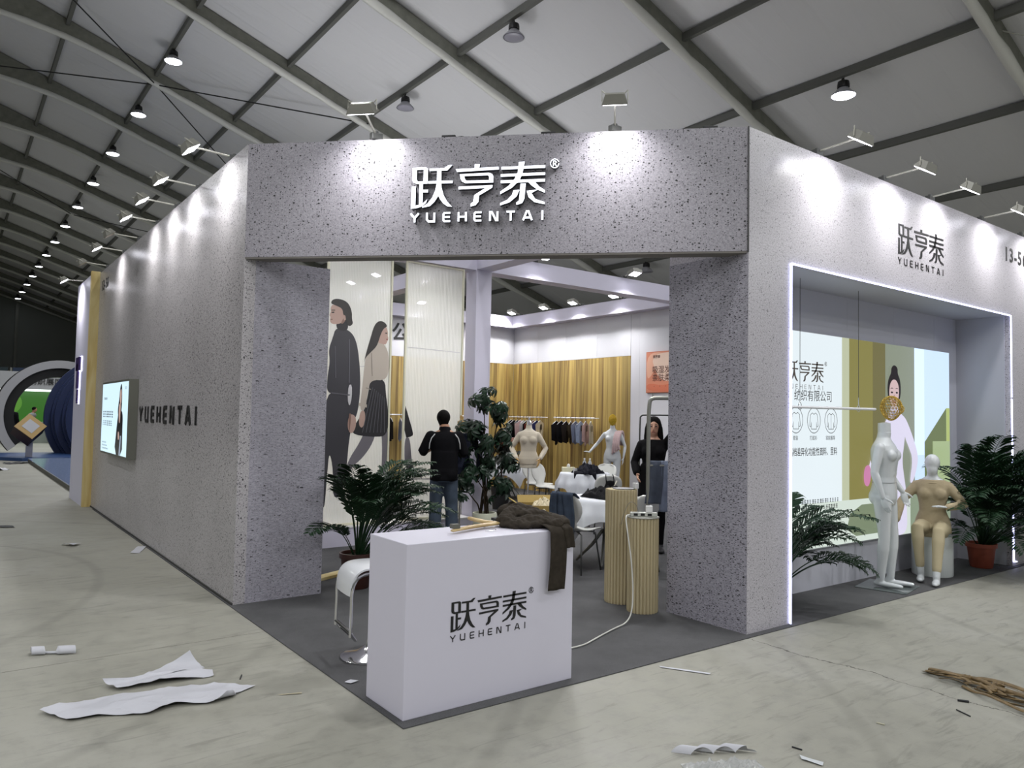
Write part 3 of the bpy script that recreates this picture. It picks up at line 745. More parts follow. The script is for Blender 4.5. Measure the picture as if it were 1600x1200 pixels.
text_obj('letter', '13-56', .235, frame((0, -.001, 0), (1, 0, 0), (0, 0, 1)), BLACKV(), s3, .002, spacing=1.25, weight=.004)
s4 = thing('booth_number', 'small black booth number high on the far end of the left wall', 'sign', (0, 10.75, 3.66))
text_obj('letter', '13-56', .235, frame((-.001, 0, 0), (0, -1, 0), (0, 0, 1)), BLACKV(), s4, .002, spacing=1.25, weight=.004)
s5 = thing('wall_sign', 'black brand lettering on the left booth wall beside the lit poster', 'sign', (0, 7.17, 1.70))
f5 = frame((-.001, 0, 0), (0, -1, 0), (0, 0, 1)); sc5 = .00232
for L_, x in zip(LAT, LATX):
    b = B()
    for s in L_: b.strip([((x+a-160)*.00240, -y*sc5) for a, y in s], .045, f5, .01)
    b.obj('letter', BLACKV(), s5)

# ------------------------------------------------------------------ emissive print helper for back-lit pictures
def em(name, col, s=.85): return mat(name, '#0a0a0a', .25, emit=s*1.22, ecol=col)
def lay(name, pts, m, parent, fr, layer, it=2):
    b = B(); b.poly(smoothpts(pts, it) if it else pts, fr, .0006, .001*layer); return b.obj(name, m, parent)
# alcove light box
lb = thing('alcove_light_box', 'large back-lit advertising screen on the alcove back wall', 'light box', (3.62, .56, .41))
B().box((0, 0, 0), (4.20, .038, 2.14)).obj('box_frame', mat('box_frame', '#b4b6be', .4), lb)
FA = frame((-3.62, -.001, -.41), (1, 0, 0), (0, 0, 1))
rect = lambda x0, z0, x1, z1: [(x0, z0), (x1, z0), (x1, z1), (x0, z1)]
EW = em('screen_white', '#d3dde2', 1.0)
lay('picture_field', rect(3.63, .42, 5.50, 2.54), EW, lb, FA, 0, 0)
lay('picture_field', rect(5.36, .42, 5.50, 2.54), em('screen_cream', '#bfc5a8', .8), lb, FA, 1, 0)
lay('picture_field', rect(5.50, .42, 6.25, 2.54), em('screen_olive', '#8d874e', .75), lb, FA, 0, 0)
lay('picture_field', rect(5.98, .42, 6.25, 2.54), em('screen_olive_dark', '#77724a', .75), lb, FA, 1, 0)
lay('picture_field', rect(6.25, .42, 6.92, 2.54), em('screen_sage', '#8b9382', .8), lb, FA, 0, 0)
lay('picture_field', rect(6.92, .42, 7.81, 2.54), em('screen_ice', '#c2d8ee', 1.0), lb, FA, 0, 0)
lay('picture_field', rect(6.92, 1.3, 7.16, 2.54), em('screen_ice_bright', '#cfe4ff', 1.05), lb, FA, 1, 0)
lay('picture_block', [(7.16, 1.45), (7.72, 1.86), (7.72, 1.0), (7.16, 1.0)], em('screen_moss', '#6d7a52', .8), lb, FA, 2, 0)
lay('picture_block', rect(7.72, 1.0, 7.81, 1.86), em('screen_lime', '#aebd74', .85), lb, FA, 3, 0)
lay('picture_block', rect(7.36, .95, 7.81, 1.46), em('screen_pale_green', '#a4b68a', .85), lb, FA, 4, 0)
lay('picture_step', rect(3.63, .42, 7.81, .86), em('screen_step', '#c6d1c8', .95), lb, FA, 5, 0)
lay('picture_step', [(5.4, .48), (6.3, .48), (6.3, .80), (5.55, .80)], em('screen_step_shade', '#7c8a70', .8), lb, FA, 6, 1)
lay('picture_step', [(6.8, .42), (7.81, .42), (7.81, .86), (6.8, .86)], em('screen_step_shade2', '#8e9c86', .8), lb, FA, 6, 0)
# printed model
M_WHITE = em('print_model_white', '#d3cfe4', .92); M_SKIN = em('print_model_skin', '#cdb3b4', .85); M_HAIR = em('print_model_hair', '#1d1517', .8)
M_SH = em('print_model_shade', '#a9a6c0', .85)
lay('printed_legs', [(6.36, 1.0), (6.66, 1.0), (6.72, .7), (6.72, .42), (6.38, .42), (6.36, .7)], M_WHITE, lb, FA, 7)
lay('printed_arm', [(6.62, 1.75), (6.70, 1.72), (6.86, 1.52), (7.0, 1.28), (6.93, 1.10), (6.84, .98), (6.78, 1.0), (6.86, 1.26), (6.76, 1.40), (6.66, 1.52)], M_WHITE, lb, FA, 8)
lay('printed_arm', [(6.32, 1.74), (6.2, 1.66), (6.05, 1.45), (5.86, 1.18), (5.9, 1.10), (6.0, 1.12), (6.2, 1.30), (6.36, 1.4)], M_WHITE, lb, FA, 8)
lay('printed_glove', [(5.80, 1.20), (5.90, 1.22), (5.93, 1.10), (5.88, .98), (5.79, 1.0), (5.77, 1.1)], em('print_glove', '#c77fa8', .85), lb, FA, 9)
lay('printed_glove', [(6.58, 1.02), (6.68, 1.02), (6.66, .90), (6.56, .90)], em('print_glove', '#c77fa8', .85), lb, FA, 9)
lay('printed_torso', [(6.36, 1.86), (6.50, 1.86), (6.56, 1.78), (6.70, 1.72), (6.66, 1.45), (6.60, 1.25), (6.66, 1.02), (6.70, .88), (6.34, .88), (6.34, 1.3), (6.24, 1.66), (6.33, 1.78)], M_WHITE, lb, FA, 10)
lay('printed_shadow', [(6.36, 1.80), (6.50, 1.80), (6.48, 1.70), (6.40, 1.72)], M_SH, lb, FA, 11)
lay('printed_hair', [(6.30, 2.16), (6.36, 2.22), (6.36, 2.28), (6.43, 2.32), (6.51, 2.28), (6.50, 2.22), (6.56, 2.16), (6.58, 2.02), (6.54, 1.90), (6.30, 1.90), (6.27, 2.05)], M_HAIR, lb, FA, 12)
lay('printed_face', [(6.32, 2.08), (6.38, 2.15), (6.47, 2.15), (6.53, 2.08), (6.53, 1.96), (6.48, 1.87), (6.42, 1.83), (6.36, 1.87), (6.31, 1.96)], M_SKIN, lb, FA, 13)
for x in (6.37, 6.48):
    lay('printed_eye', [(x-.032, 2.005), (x, 2.02), (x+.032, 2.005), (x, 1.992)], M_HAIR, lb, FA, 14, 1)
    lay('printed_brow', [(x-.04, 2.045), (x, 2.06), (x+.04, 2.045), (x, 2.05)], M_HAIR, lb, FA, 14, 0)
lay('printed_lips', [(6.39, 1.905), (6.46, 1.905), (6.425, 1.885)], em('print_lips', '#a0484e', .8), lb, FA, 14, 0)
lay('printed_nose', [(6.415, 1.98), (6.435, 1.98), (6.44, 1.935), (6.41, 1.935)], em('print_nose', '#b89a98', .8), lb, FA, 14, 0)
# printed words and icons
INK = mat('screen_ink', '#3c3a3c', .5); INK2 = mat('screen_ink_brown', '#5a5048', .5)
fz = (FA[0]+V((4.365, 0, 2.26))+V((0, -.002, 0)), FA[1], FA[2], FA[3])
logo(lb, fz, .00055, INK2, .0008, 0, latw=9)
def lt(body, size, x, z, sx=1, sp=1, m=INK, w=0): text_obj('printed_text', body, size, (FA[0]+V((x, -.002, z)), FA[1], FA[2], FA[3]), m, lb, .0004, sx=sx, spacing=sp, weight=w)
lt('纺织有限公司', .118, 4.50, 1.875, .95)
lt('高档差异化功能性面料、里料', .088, 4.42, 1.335, .74, w=.0004)
for x, wd in ((4.53, '套装'), (4.84, '打底衫'), (5.15, '家居服等')):
    b = B(); b.strip([(x+a*.0, z) for a, z in []] or arc(x, 1.675, .115, .125, 0, 345, 24)+[(x+.115, 1.675)], .006, (FA[0], FA[1], FA[2], FA[3]), .0006, .003)
    sh = [(x-.03, 1.75), (x-.06, 1.73), (x-.075, 1.62), (x-.055, 1.61), (x-.045, 1.66), (x-.045, 1.59), (x+.045, 1.59), (x+.045, 1.66), (x+.055, 1.61), (x+.075, 1.62), (x+.06, 1.73), (x+.03, 1.75), (x, 1.735)]
    b.strip(sh, .005, (FA[0], FA[1], FA[2], FA[3]), .0006, .003, closed=True)
    if wd[0] == '家': b.strip([(x, 1.735), (x, 1.59)], .004, (FA[0], FA[1], FA[2], FA[3]), .0006, .003)
    b.obj('printed_icon', INK, lb)
    lt(wd, .048, x-.024*len(wd), 1.485, .9)
def dashes(x0, x1, z, h, fr, par, m, seed=1, y=.003):
    b = B(); rn = random.Random(seed); x = x0
    while x < x1:
        w_ = h*rn.uniform(.5, .95)
        for k in range(3): b.poly([(x, z+h*(k*.36)), (x+w_*rn.uniform(.6, 1), z+h*(k*.36)), (x+w_, z+h*(k*.36+.16)), (x, z+h*(k*.36+.16))], fr, .0004, y)
        b.poly([(x+w_*.4, z), (x+w_*.55, z), (x+w_*.55, z+h), (x+w_*.4, z+h)], fr, .0004, y); x += h*1.08
    b.obj('small_print', m, par, kind='stuff')
for k in range(4): dashes(4.62+.02*k, 5.27, .86-k*.062, .042, FA, lb, INK, k, .0075)

# hanging rail in the alcove
hr = thing('hanging_rail', 'white garment rail hanging on two thin wires in the alcove', 'rail', (3.9, .3, 1.79))
B().tube([(-.2, 0, 0), (1.63, 0, .01)], .013, 10, round_ends=True).obj('rail_tube', mat('white_enamel', '#d9dade', .3), hr, smooth='all')
for x in (.29, 1.31):
    B().tube([(x, 0, .06), (x, 0, Z1-1.79)], .0025, 5).obj('wire', DARKM(), hr)
    B().tube([(x+.0, 0, .12), (x+.0, 0, .05), (x+.02, 0, .03), (x+.025, 0, -.01), (x, 0, -.02), (x-.025, 0, -.01), (x-.02, 0, .03), (x, 0, .05)], .004, 5).obj('hook', CHROME(), hr)

# left wall light box
l2 = thing('wall_light_box', 'back-lit poster of a person in black on the left booth wall', 'light box', (0, 9.42, 1.0))
B().box((-.115, -2.10, 0), (0, 0, 1.065), .003).obj('box_frame', mat('aluminium_frame', '#6f7068', .4, .3), l2)
FL = frame((-.116, 0, 0), (0, -1, 0), (0, 0, 1))
lay('picture_field', rect(.03, .03, 2.07, 1.035), em('poster_ice', '#c6e0ec', 1.05), l2, FL, 0, 0)
lay('printed_dress', [(1.20, .03), (1.34, .45), (1.42, .62), (1.50, .66), (1.68, .64), (1.76, .56), (1.76, .40), (1.80, .03)], em('poster_black', '#141318', .9), l2, FL, 2, 1)
lay('printed_hair', [(1.36, .62), (1.44, .80), (1.50, .97), (1.56, 1.02), (1.62, .98), (1.66, .85), (1.66, .66), (1.60, .58), (1.46, .55)], em('poster_hair', '#1c1518', .8), l2, FL, 3, 2)
lay('printed_face', [(1.49, .86), (1.54, .94), (1.60, .93), (1.62, .84), (1.60, .76), (1.56, .72), (1.51, .76)], em('poster_skin', '#c3a49a', .8), l2, FL, 4, 2)
lay('printed_neckline', [(1.47, .74), (1.58, .74), (1.58, .62), (1.55, .47), (1.50, .47), (1.46, .62)], em('poster_skin', '#c3a49a', .8), l2, FL, 4, 2)
lay('printed_hand', [(1.44, .34), (1.50, .36), (1.54, .30), (1.53, .24), (1.46, .24)], em('poster_skin', '#c3a49a', .8), l2, FL, 4, 2)
lay('printed_shadow', [(1.56, .03), (1.66, .03), (1.68, .30), (1.62, .30)], em('poster_ice2', '#9aa8ba', .8), l2, FL, 4, 0)
def lt2(body, size, x, z, m): text_obj('printed_text', body, size, (FL[0]+V((-.0025, 0, 0))+FL[1]*x+V((0, 0, z)), FL[1], FL[2], FL[3]), m, l2, .0004)
GI = mat('poster_ink', '#68707c', .5)
lt2('YUEHENTAI', .05, .20, .80, GI)
dashes(.16, .92, .54, .10, FL, l2, GI, 3); dashes(.16, .90, .42, .08, FL, l2, mat('poster_ink_pale', '#98a2ae', .5), 4)
for k in range(3): dashes(.16, .5+.1*k, .16-.045*k, .022, FL, l2, GI, 5+k)
dashes(1.86, 1.95, .93, .04, FL, l2, GI, 9)

# ------------------------------------------------------------------ floodlights
FL_ON = mat('flood_lens_lit', '#ffffff', .4, emit=16, ecol='#f4f3ff'); FL_OFF = mat('flood_lens_unlit', '#c2b9a4', .3)
HS = mat('flood_housing', '#83827b', .45, .3)
def arm_flood(at, out, along, label, on=True, power=None, up=.06, reach=.34, size=(.24, .13), target_down=.95, cone=104, group='clamp floodlights on the booth walls'):
    at = V(at); out = V(out).normalized(); along = V(along).normalized()
    t = thing('clamp_floodlight', label, 'floodlight', at, 0, group)
    tip = out*reach+V((0, 0, up))
    B().box((-.05, -.03, .0), (.05, .03, .06), .006).tube([(0, 0, .03), (0, 0, .075)], .02, 8).obj('clamp', DARKM(), t)
    B().tube([(0, 0, .045), tip], .009, 6).obj('arm', mat('pale_arm', '#b9b8ae', .4, .3), t)
    nrm = (-out*.55+V((0, 0, -.85))).normalized()    # the way the lamp faces
    side = along; upv = side.cross(nrm).normalized()
    M = Matrix((side, upv, -nrm)).transposed().to_4x4(); M.translation = tip+out*.05-V((0, 0, .03))
    b = B(); w_, h_ = size
    # tapered reflector box, open face at -z
    pr_ = [(-w_/2, -h_/2), (w_/2, -h_/2), (w_/2, h_/2), (-w_/2, h_/2)]
    lo = [b.bm.verts.new(M @ V((x, y, 0))) for x, y in pr_]; hi = [b.bm.verts.new(M @ V((x*.72, y*.55, .075))) for x, y in pr_]
    for i in range(4): b.bm.faces.new((lo[i], lo[(i+1) % 4], hi[(i+1) % 4], hi[i]))
    b.bm.faces.new(hi); b.bm.faces.new(lo[::-1])
    hd = b.obj('lamp_head', HS, t)
    B().mbox((w_*.9, h_*.85, .004), M @ Matrix.Translation((0, 0, -.003))).obj('lens', FL_ON if on else FL_OFF, hd)
    for sx in (-1, 1): B().tube([M @ V((sx*w_/2, 0, .02)), M @ V((sx*w_*.5, h_*.3, .09)), tip], .005, 5).obj('bracket', mat('pale_arm', '#b9b8ae', .4, .3), t)
    if on:
        src = M @ V((0, 0, -.03))
        l = lamp('AREA', src, power or P_FLOOD, src+(-out*.50+V((0, 0, -target_down))), t, size=.2, size_y=.1, cone=cone+18, col=(1, .985, .96))
    return t
lw = [(3.57, 1, 'nearest lit floodlight over the left wall, at the top corner of the booth'), (4.77, 1, 'second lit floodlight over the left wall from the front corner'),
      (5.71, 1, 'third lit floodlight over the left wall from the front corner'), (6.69, 1, 'fourth lit floodlight over the left wall'), (7.85, 0, 'unlit floodlight over the middle of the left wall'),
      (8.95, 1, 'last lit floodlight over the granite left wall'), (10.42, 0, 'unlit floodlight over the far end of the left wall')]
for y, on, lb_ in lw: arm_flood((.05, y, 4.0), (-1, 0, 0), (0, 1, 0), lb_, on)
for x, lb_ in ((4.04, 'lit floodlight nearest the corner over the right wall'), (5.2, 'second lit floodlight over the right wall from the corner'), (6.17, 'third lit floodlight over the right wall from the corner'), (7.44, 'fourth lit floodlight over the right wall, near the booth number'), (8.6, 'floodlight over the right wall cut by the photo edge')):
    arm_flood((x, .04, 4.0), (0, -1, 0), (1, 0, 0), lb_, True)
arm_flood((.80+.03, 2.17+.03, 4.0), nf, xf, 'floodlight over the left half of the entrance fascia', True, P_FRONT, up=.13, reach=.30, size=(.24, .14), cone=100)
arm_flood((2.25+.03, .75+.03, 4.0), nf, xf, 'floodlight over the right half of the entrance fascia', True, P_FRONT, up=.13, reach=.30, size=(.2, .12), cone=100)
def beam_flood(at, out, label, power=None):
    at = V(at); out = V(out).normalized(); al = V((-out.y, out.x, 0))
    t = thing('beam_floodlight', label, 'floodlight', at, 0, 'floodlights on the inner beams')
    B().box((-.04, -.04, 0), (.04, .04, .05), .006).obj('clamp', DARKM(), t)
    tip = out*.26+V((0, 0, .08)); B().tube([(0, 0, .03), tip], .011, 6).obj('arm', mat('pale_arm', '#b9b8ae', .4, .3), t)
    nrm = (out*.35+V((0, 0, -1))).normalized(); up_ = al.cross(nrm).normalized()
    M = Matrix((al, up_, -nrm)).transposed().to_4x4(); M.translation = tip-V((0, 0, .04))
    b = B(); b.mbox((.2, .15, .06), M @ Matrix.Translation((0, 0, .03))); b.mbox((.13, .1, .03), M @ Matrix.Translation((0, 0, .07)))
    hd = b.obj('lamp_head', HS, t); B().mbox((.17, .12, .004), M @ Matrix.Translation((0, 0, -.003))).obj('lens', FL_ON, hd)
    src = M @ V((0, 0, -.03)); lamp('SPOT', src, power or P_INNER, src+(out*.5+V((0, 0, -1))), t, size=.06, cone=150, blend=.6, col=(1, .99, .985))
for at, out, lb_ in (((5.0, 5.25, 3.99), (0, -1, 0), 'bright floodlight on the inner cross beam, beside the inner column'), ((6.9, 5.25, 3.99), (0, -1, 0), 'bright floodlight at the right of the inner cross beam'),
    ((8.5, 10.15, 3.99), (-1, 0, 0), 'beam floodlight nearest the inner back corner'), ((8.5, 9.0, 3.99), (-1, 0, 0), 'second beam floodlight from the back corner over the wood wall'),
    ((8.5, 8.05, 3.99), (-1, 0, 0), 'third beam floodlight from the back corner over the wood wall'), ((8.5, 6.85, 3.99), (-1, 0, 0), 'beam floodlight over the right end of the wood wall'),
    ((4.0, 6.6, 3.99), (-1, 0, 0), 'floodlight glowing through the upper left of the right ribbed panel'), ((4.0, 8.0, 3.99), (-1, 0, 0), 'floodlight glowing through the upper right of the left ribbed panel'),
    ((4.0, 9.0, 3.99), (-1, 0, 0), 'floodlight glowing through the left ribbed panel above the heads'), ((5.9, 10.45, 3.99), (0, -1, 0), 'floodlight glowing through the middle of the right ribbed panel')):
    beam_flood(at, out, lb_)

# ------------------------------------------------------------------ reception counter and its things
ct = thing('reception_counter', 'lilac-white reception counter with black brand lettering at the carpet corner', 'counter', (.01, .02, .006))
B().box((0, 0, 0), (1.205, .445, .944), .004).obj('counter_body', mat('counter_white', '#cfcddb', .42), ct)
logo(ct, frame((.29, -.001, .607), (1, 0, 0), (0, 0, 1)), .00046, BLACKV(), .0015, latw=12)
# wooden jointed arms / hangers on the counter
def at(px, py, pz): return V((px, py, pz))
cz = .951
hg = thing('wooden_hanger', 'pale wooden hanger lying on the counter beside the brown garment', 'hanger', (.66, .30, cz))
B().tube([(-.24, -.10, .02), (-.08, -.04, .022), (.08, .0, .022), (.30, .02, .02)], [.014, .02, .02, .016], 8, flat=(.6, 1.3), round_ends=True).obj('hanger_bar', PLY, hg, smooth='all')
B().box((-.24, -.10, .03), (-.19, -.06, .055)).obj('rubber_pad', mat('grey_pad', '#5b5b52', .7), hg)
B().tube([(.02, -.03, .015), (.03, -.09, .01), (.06, -.12, .006), (.02, -.14, .005), (-.02, -.12, .005)], .003, 6).obj('metal_hook', CHROME(), hg)
h2 = thing('wooden_hanger', 'wooden mannequin arm piece lying tilted behind the hanger', 'hanger', (.74, .36, cz))
B().tube([(-.06, .05, .05), (.02, .0, .028), (.12, -.05, .02)], [.018, .02, .012], 8, flat=(.7, 1.3), round_ends=True).obj('hanger_bar', PLY, h2, smooth='all')

# brown garment: rumpled heap + two hanging sleeves
BR = mat('brown_jersey', '#35302a', .9, sheen=0, noise_amt=.2, noise_scale=30)
def cloth_heap(name, c, sx, sy, h, seed, m, parent=None, nx_=34, ny_=22, folds=5):
    b = B(); P = []; rn = random.Random(seed); off_ = V((rn.uniform(0, 50), rn.uniform(0, 50), 0))
    for i in range(nx_+1):
        row = []
        for j in range(ny_+1):
            u = i/nx_*2-1; v = j/ny_*2-1
            edge = max(0, 1-(abs(u)**3))*max(0, 1-(abs(v)**3))
            n1 = noise.noise(V((u*folds*.5, v*folds*.9, 0))+off_); n2 = noise.noise(V((u*folds*1.3, v*folds*1.8, 3))+off_)
            r = abs(n1)
            z = h*edge**.6*(.55+.9*r+.35*n2)
            row.append(b.bm.verts.new((c[0]+u*sx+n2*.02, c[1]+v*sy+n1*.03, c[2]+max(.004, z))))
        P.append(row)
    for i in range(nx_):
        for j in range(ny_): b.bm.faces.new((P[i][j], P[i+1][j], P[i+1][j+1], P[i][j+1]))
    return b.obj(name, m, parent, smooth='all')
gm = thing('brown_garment', 'dark brown long-sleeved garment heaped over the right end of the counter', 'garment', (1.0, .22, cz))
b = B()
rn = random.Random(5)
def rope(p, r, n=10, flat=(.75, 1.25)): b.tube(smooth3(p, 2), r, n, flat=flat, round_ends=True)
def smooth3(p, it=2):
    p = [V(x) for x in p]
    for _ in range(it):
        o = [p[0]]
        for i in range(len(p)-1): o += [p[i]*.75+p[i+1]*.25, p[i]*.25+p[i+1]*.75]
        p = o+[p[-1]]
    return p
# twisted folds on the top
rope([(-.14, .02, .03), (-.10, .10, .07), (-.02, .12, .09), (.05, .06, .06), (.12, .02, .04)], .04)
rope([(-.13, .08, .03), (-.05, .16, .05), (.04, .14, .06), (.12, .08, .05), (.19, .0, .04)], .045)
rope([(-.12, -.02, .02), (-.04, .0, .045), (.03, -.04, .05), (.08, -.10, .04), (.10, -.17, .03)], .04)
rope([(-.02, .16, .04), (.05, .2, .09), (.13, .17, .08), (.18, .1, .04)], .05)
rope([(.02, .08, .07), (.1, .0, .07), (.15, -.06, .05), (.18, -.14, .03)], .045)
rope([(-.16, .04, .02), (-.12, -.04, .025), (-.05, -.08, .025), (.02, -.1, .03)], .028)
rope([(.06, .1, .05), (.15, .04, .05), (.2, -.04, .04), (.19, -.12, .03)], .045)
me = remesh(b.bm, .007, 3)
for v in me.vertices:
    p_ = v.co; n_ = noise.noise(p_*28)*.010+noise.noise(V((p_.x*70, p_.y*30, p_.z*50)))*.005; v.co = p_+v.normal*n_
link_mesh(me, 'heap', BR, gm)
def hangstrip(name, x0, x1, ytop, ztop, zbot, m, parent, lean=0, amp=.006, seed=0, ext=.14, n=7):
    b = B(); P = []; K = 26
    for i in range(K+1):
        row = []; s = i/K
        for j in range(n+1):
            u = j/n; x = x0+(x1-x0)*u
            L_ = ext+(ztop-zbot); d = s*L_
            if d < ext: y = ytop+(ext-d); z = ztop+.012+.02*sin(d/ext*pi)
            else:
                y = ytop-.012-.01*min(1, (d-ext)*8); z = ztop+.008-(d-ext)
            dd = max(0, d-ext)
            x += lean*dd+.006*sin(dd*9+seed)
            y += amp*sin(u*9+seed+dd*3)
            row.append(b.bm.verts.new((x, y, z)))
        P.append(row)
    for i in range(K):
        for j in range(n): b.bm.faces.new((P[i][j], P[i+1][j], P[i+1][j+1], P[i][j+1]))
    o = b.obj(name, m, parent, smooth='all')
    s_ = o.modifiers.new('s', 'SOLIDIFY'); s_.thickness = .006
    return o
hangstrip('sleeve', .0, .125, -.222, 0, -.37, BR, gm, lean=-.05, ext=.18)
hangstrip('sleeve', .10, .17, -.222, 0, -.12, BR, gm, lean=.15, seed=2, ext=.12)

# bar stool
st = thing('bar_stool', 'white bar stool with chrome frame behind the counter', 'stool', (.37, 1.12, .007))
B().lathe([(.21, 0), (.21, .008), (.19, .018), (.1, .035), (.045, .07), (.032, .12), (.03, .13)], 32).obj('base', CHROME(), st, smooth=True)
B().tube([(0, 0, .1), (0, 0, .35)], .03, 16).tube([(0, 0, .3), (0, 0, .60)], .02, 14).obj('gas_post', CHROME(), st, smooth=True)
# seat: curved shell, back edge drops as a loop
prof = [(-.20, .37), (-.205, .50), (-.185, .575), (-.14, .615), (-.06, .625), (.08, .622), (.19, .63)]
prof = [(a, z) for a, z in smoothpts(prof, 2, False)]
seat = B()
seat.tube([(a, 0, z) for a, z in prof if z > .45], .019, 10, flat=(1, 9.5), up=(0, 0, 1))
so = seat.obj('seat', GLOSSW(), st, smooth=True)
fr_ = B()
for s in (-.17, .17): fr_.tube([(a, s, z-.028) for a, z in [(-.205, .22)]+prof], .011, 8)
fr_.tube([(-.205, -.17, .22), (-.17, -.17, .17), (-.17, .17, .17), (-.205, .17, .22)], .011, 8)
fr_.tube([(-.205, -.17, .22), (-.205, .17, .22)], .011, 8); fr_.tube([(0, -.17, .592), (0, .17, .592)], .012, 8)
fr_.obj('chrome_frame', CHROME(), st, smooth=True)
st.rotation_euler.z = R(-8)

# neighbour booth ------------------------------------------------------------
nbw = thing('neighbour_booth_wall', 'tall bluish-white end wall of the next booth with a raw wood edge', 'wall', (-.13, 10.96, 0))
b = B(); b.box((0, .10, 0), (.13, 1.66, 3.96)); b.obj('wall_board', mat('neighbour_white', '#c3c2d4', .4), nbw)
B().box((-.004, 0, 0), (.13, .10, 4.02)).obj('wood_edge', PINE, nbw)
tg = thing('neighbour_sign', 'dark purple back-lit letter T with small characters on the next booth wall', 'sign', (-.13, 11.92, 1.74))
fT = frame((0, 0, 0), (0, -1, 0), (0, 0, 1)); PUR = mat('purple_sign', '#2c1a4e', .4); GLOW = mat('sign_back_glow', '#ffffff', .4, emit=2.2, ecol='#d8d8ff')
b = B(); b.strip([(-.18, .72), (.26, .72)], .24, fT, .03, .02); b.strip([(.02, .72), (.02, .28)], .14, fT, .03, .02); b.obj('letter', PUR, tg)
b = B(); b.strip([(-.20, .72), (.29, .72)], .27, fT, .012, .004); b.strip([(.03, .72), (.03, .26)], .19, fT, .012, .004); b.obj('back_glow', GLOW, tg)
for k, ch in enumerate('科技'):
    text_obj('letter', ch, .13, (fT[0]+V((-.02, 0, 0))+fT[1]*(-.05)+V((0, 0, .15-k*.12)), fT[1], fT[2], fT[3]), PUR, tg, .01, weight=.004)
b = B(); b.box((-.006, -.11, .0), (-.002, .07, .27)); b.obj('back_glow', GLOW, tg)
arm_flood((-.07, 12.1, 3.96), (-1, 0, 0), (0, 1, 0), 'lit floodlight over the next booth wall beyond the wood edge', True, 12, up=.03, reach=.3)
pf = thing('neighbour_platform', 'low glossy bluish platform of the next booth with a grey edge', 'platform', (.02, 12.65, 0))
B().box((0, 0, 0), (5, 11, .10)).obj('platform_body', mat('platform_edge', '#55554f', .6), pf); B().box((0, 0, .10), (5, 11, .12)).obj('platform_top', mat('platform_gloss', '#8fa0c4', .12), pf)
# wall run behind the platform so the booth has a body
nb2 = thing('neighbour_booth_back', 'dark back wall behind the glossy platform of the next booth', 'wall', (2.6, 12.65, 0.12))
B().box((0, 0, 0), (.1, 9.5, 3.6)).obj('wall_board', mat('neighbour_dark', '#2b2c33', .6), nb2)
# tunnel of rings
def ring(b, c, ro, ri, d, n=48, a0=0, a1=360, ang=0):
    # annulus in XZ plane, thickness d along Y
    P = []
    for i in range(n+1):
        a = R(a0+(a1-a0)*i/n); P.append([b.bm.verts.new((c[0]+r*cos(a), y, c[2]+r*sin(a))) for r, y in ((ri, c[1]), (ro, c[1]), (ro, c[1]+d), (ri, c[1]+d))])
    for i in range(n):
        for k in range(4): b.bm.faces.new((P[i][k], P[i][(k+1) % 4], P[i+1][(k+1) % 4], P[i+1][k]))
    b.bm.faces.new(P[0]); b.bm.faces.new(P[-1][::-1]); return b
ar = thing('ring_arch', 'white and black ring arch at the far left of the hall', 'arch', (1.30, 28.4, .02))
ring(B(), (0, 0, 1.4), 2.0, 1.72, .25, a0=-40, a1=220).obj('white_face', mat('arch_white', '#b4b4b8', .35), ar, smooth=True)
ring(B(), (0, .25, 1.4), 2.02, 1.40, .9, a0=-40, a1=220).obj('black_lining', mat('arch_black', '#0f0f12', .4), ar, smooth=True)
tn = thing('blue_ring_tunnel', 'dark blue stepped ring tunnel beside the white arch', 'tunnel', (3.1, 26.0, .1))
BL = mat('tunnel_blue', '#16264f', .45)
for k in range(5): ring(B(), (-.06*k+.12, .32*k, 1.25), 2.0-.0*k-.06*(k % 2)+.07*k, 1.2+.03*k, .26, a0=-38, a1=218).obj('ring', BL, tn, smooth=True)
B().box((-1.9, 1.7, 0), (1.5, 1.8, 2.6)).obj('inner_screen', mat('tunnel_inner', '#10162c', .5), tn)
fp = thing('blue_floor_plinth', 'low dark blue floor plinth under the tunnel and diamond box', 'plinth', (-.35, 24.2, 0))
b = B(); b.poly([(.25, 0), (5, 0), (5, 3.6), (-.35, 3.6), (-.55, 1.2)], (V((0, 0, 0)), V((1, 0, 0)), V((0, 1, 0)), V((0, 0, 1))), .1); b.obj('plinth_body', mat('plinth_blue', '#22406f', .5), fp)
dm = thing('diamond_display_box', 'gold-faced box standing on its corner on a white post', 'display', (.12, 24.6, .1))
M = Matrix.Translation((0, 0, .98)) @ Matrix.Rotation(R(10), 4, 'Z') @ Matrix.Rotation(R(-28), 4, 'X') @ Matrix.Rotation(R(45), 4, 'Y')
B().mbox((.64, .5, .64), M @ Matrix.Translation((0, .26, 0))).obj('box_body', mat('box_maroon', '#2c1216', .5), dm)
B().mbox((.64, .02, .64), M).obj('gold_face', mat('gold_face', '#a48446', .45), dm)
B().mbox((.36, .01, .36), M @ Matrix.Translation((0, -.014, 0))).obj('blank_plate', mat('blank_plate', '#a9a9ae', .5), dm)
B().box((-.08, .25, 0), (.10, .42, .62)).obj('post', mat('post_white', '#9a9aa8', .5), dm)
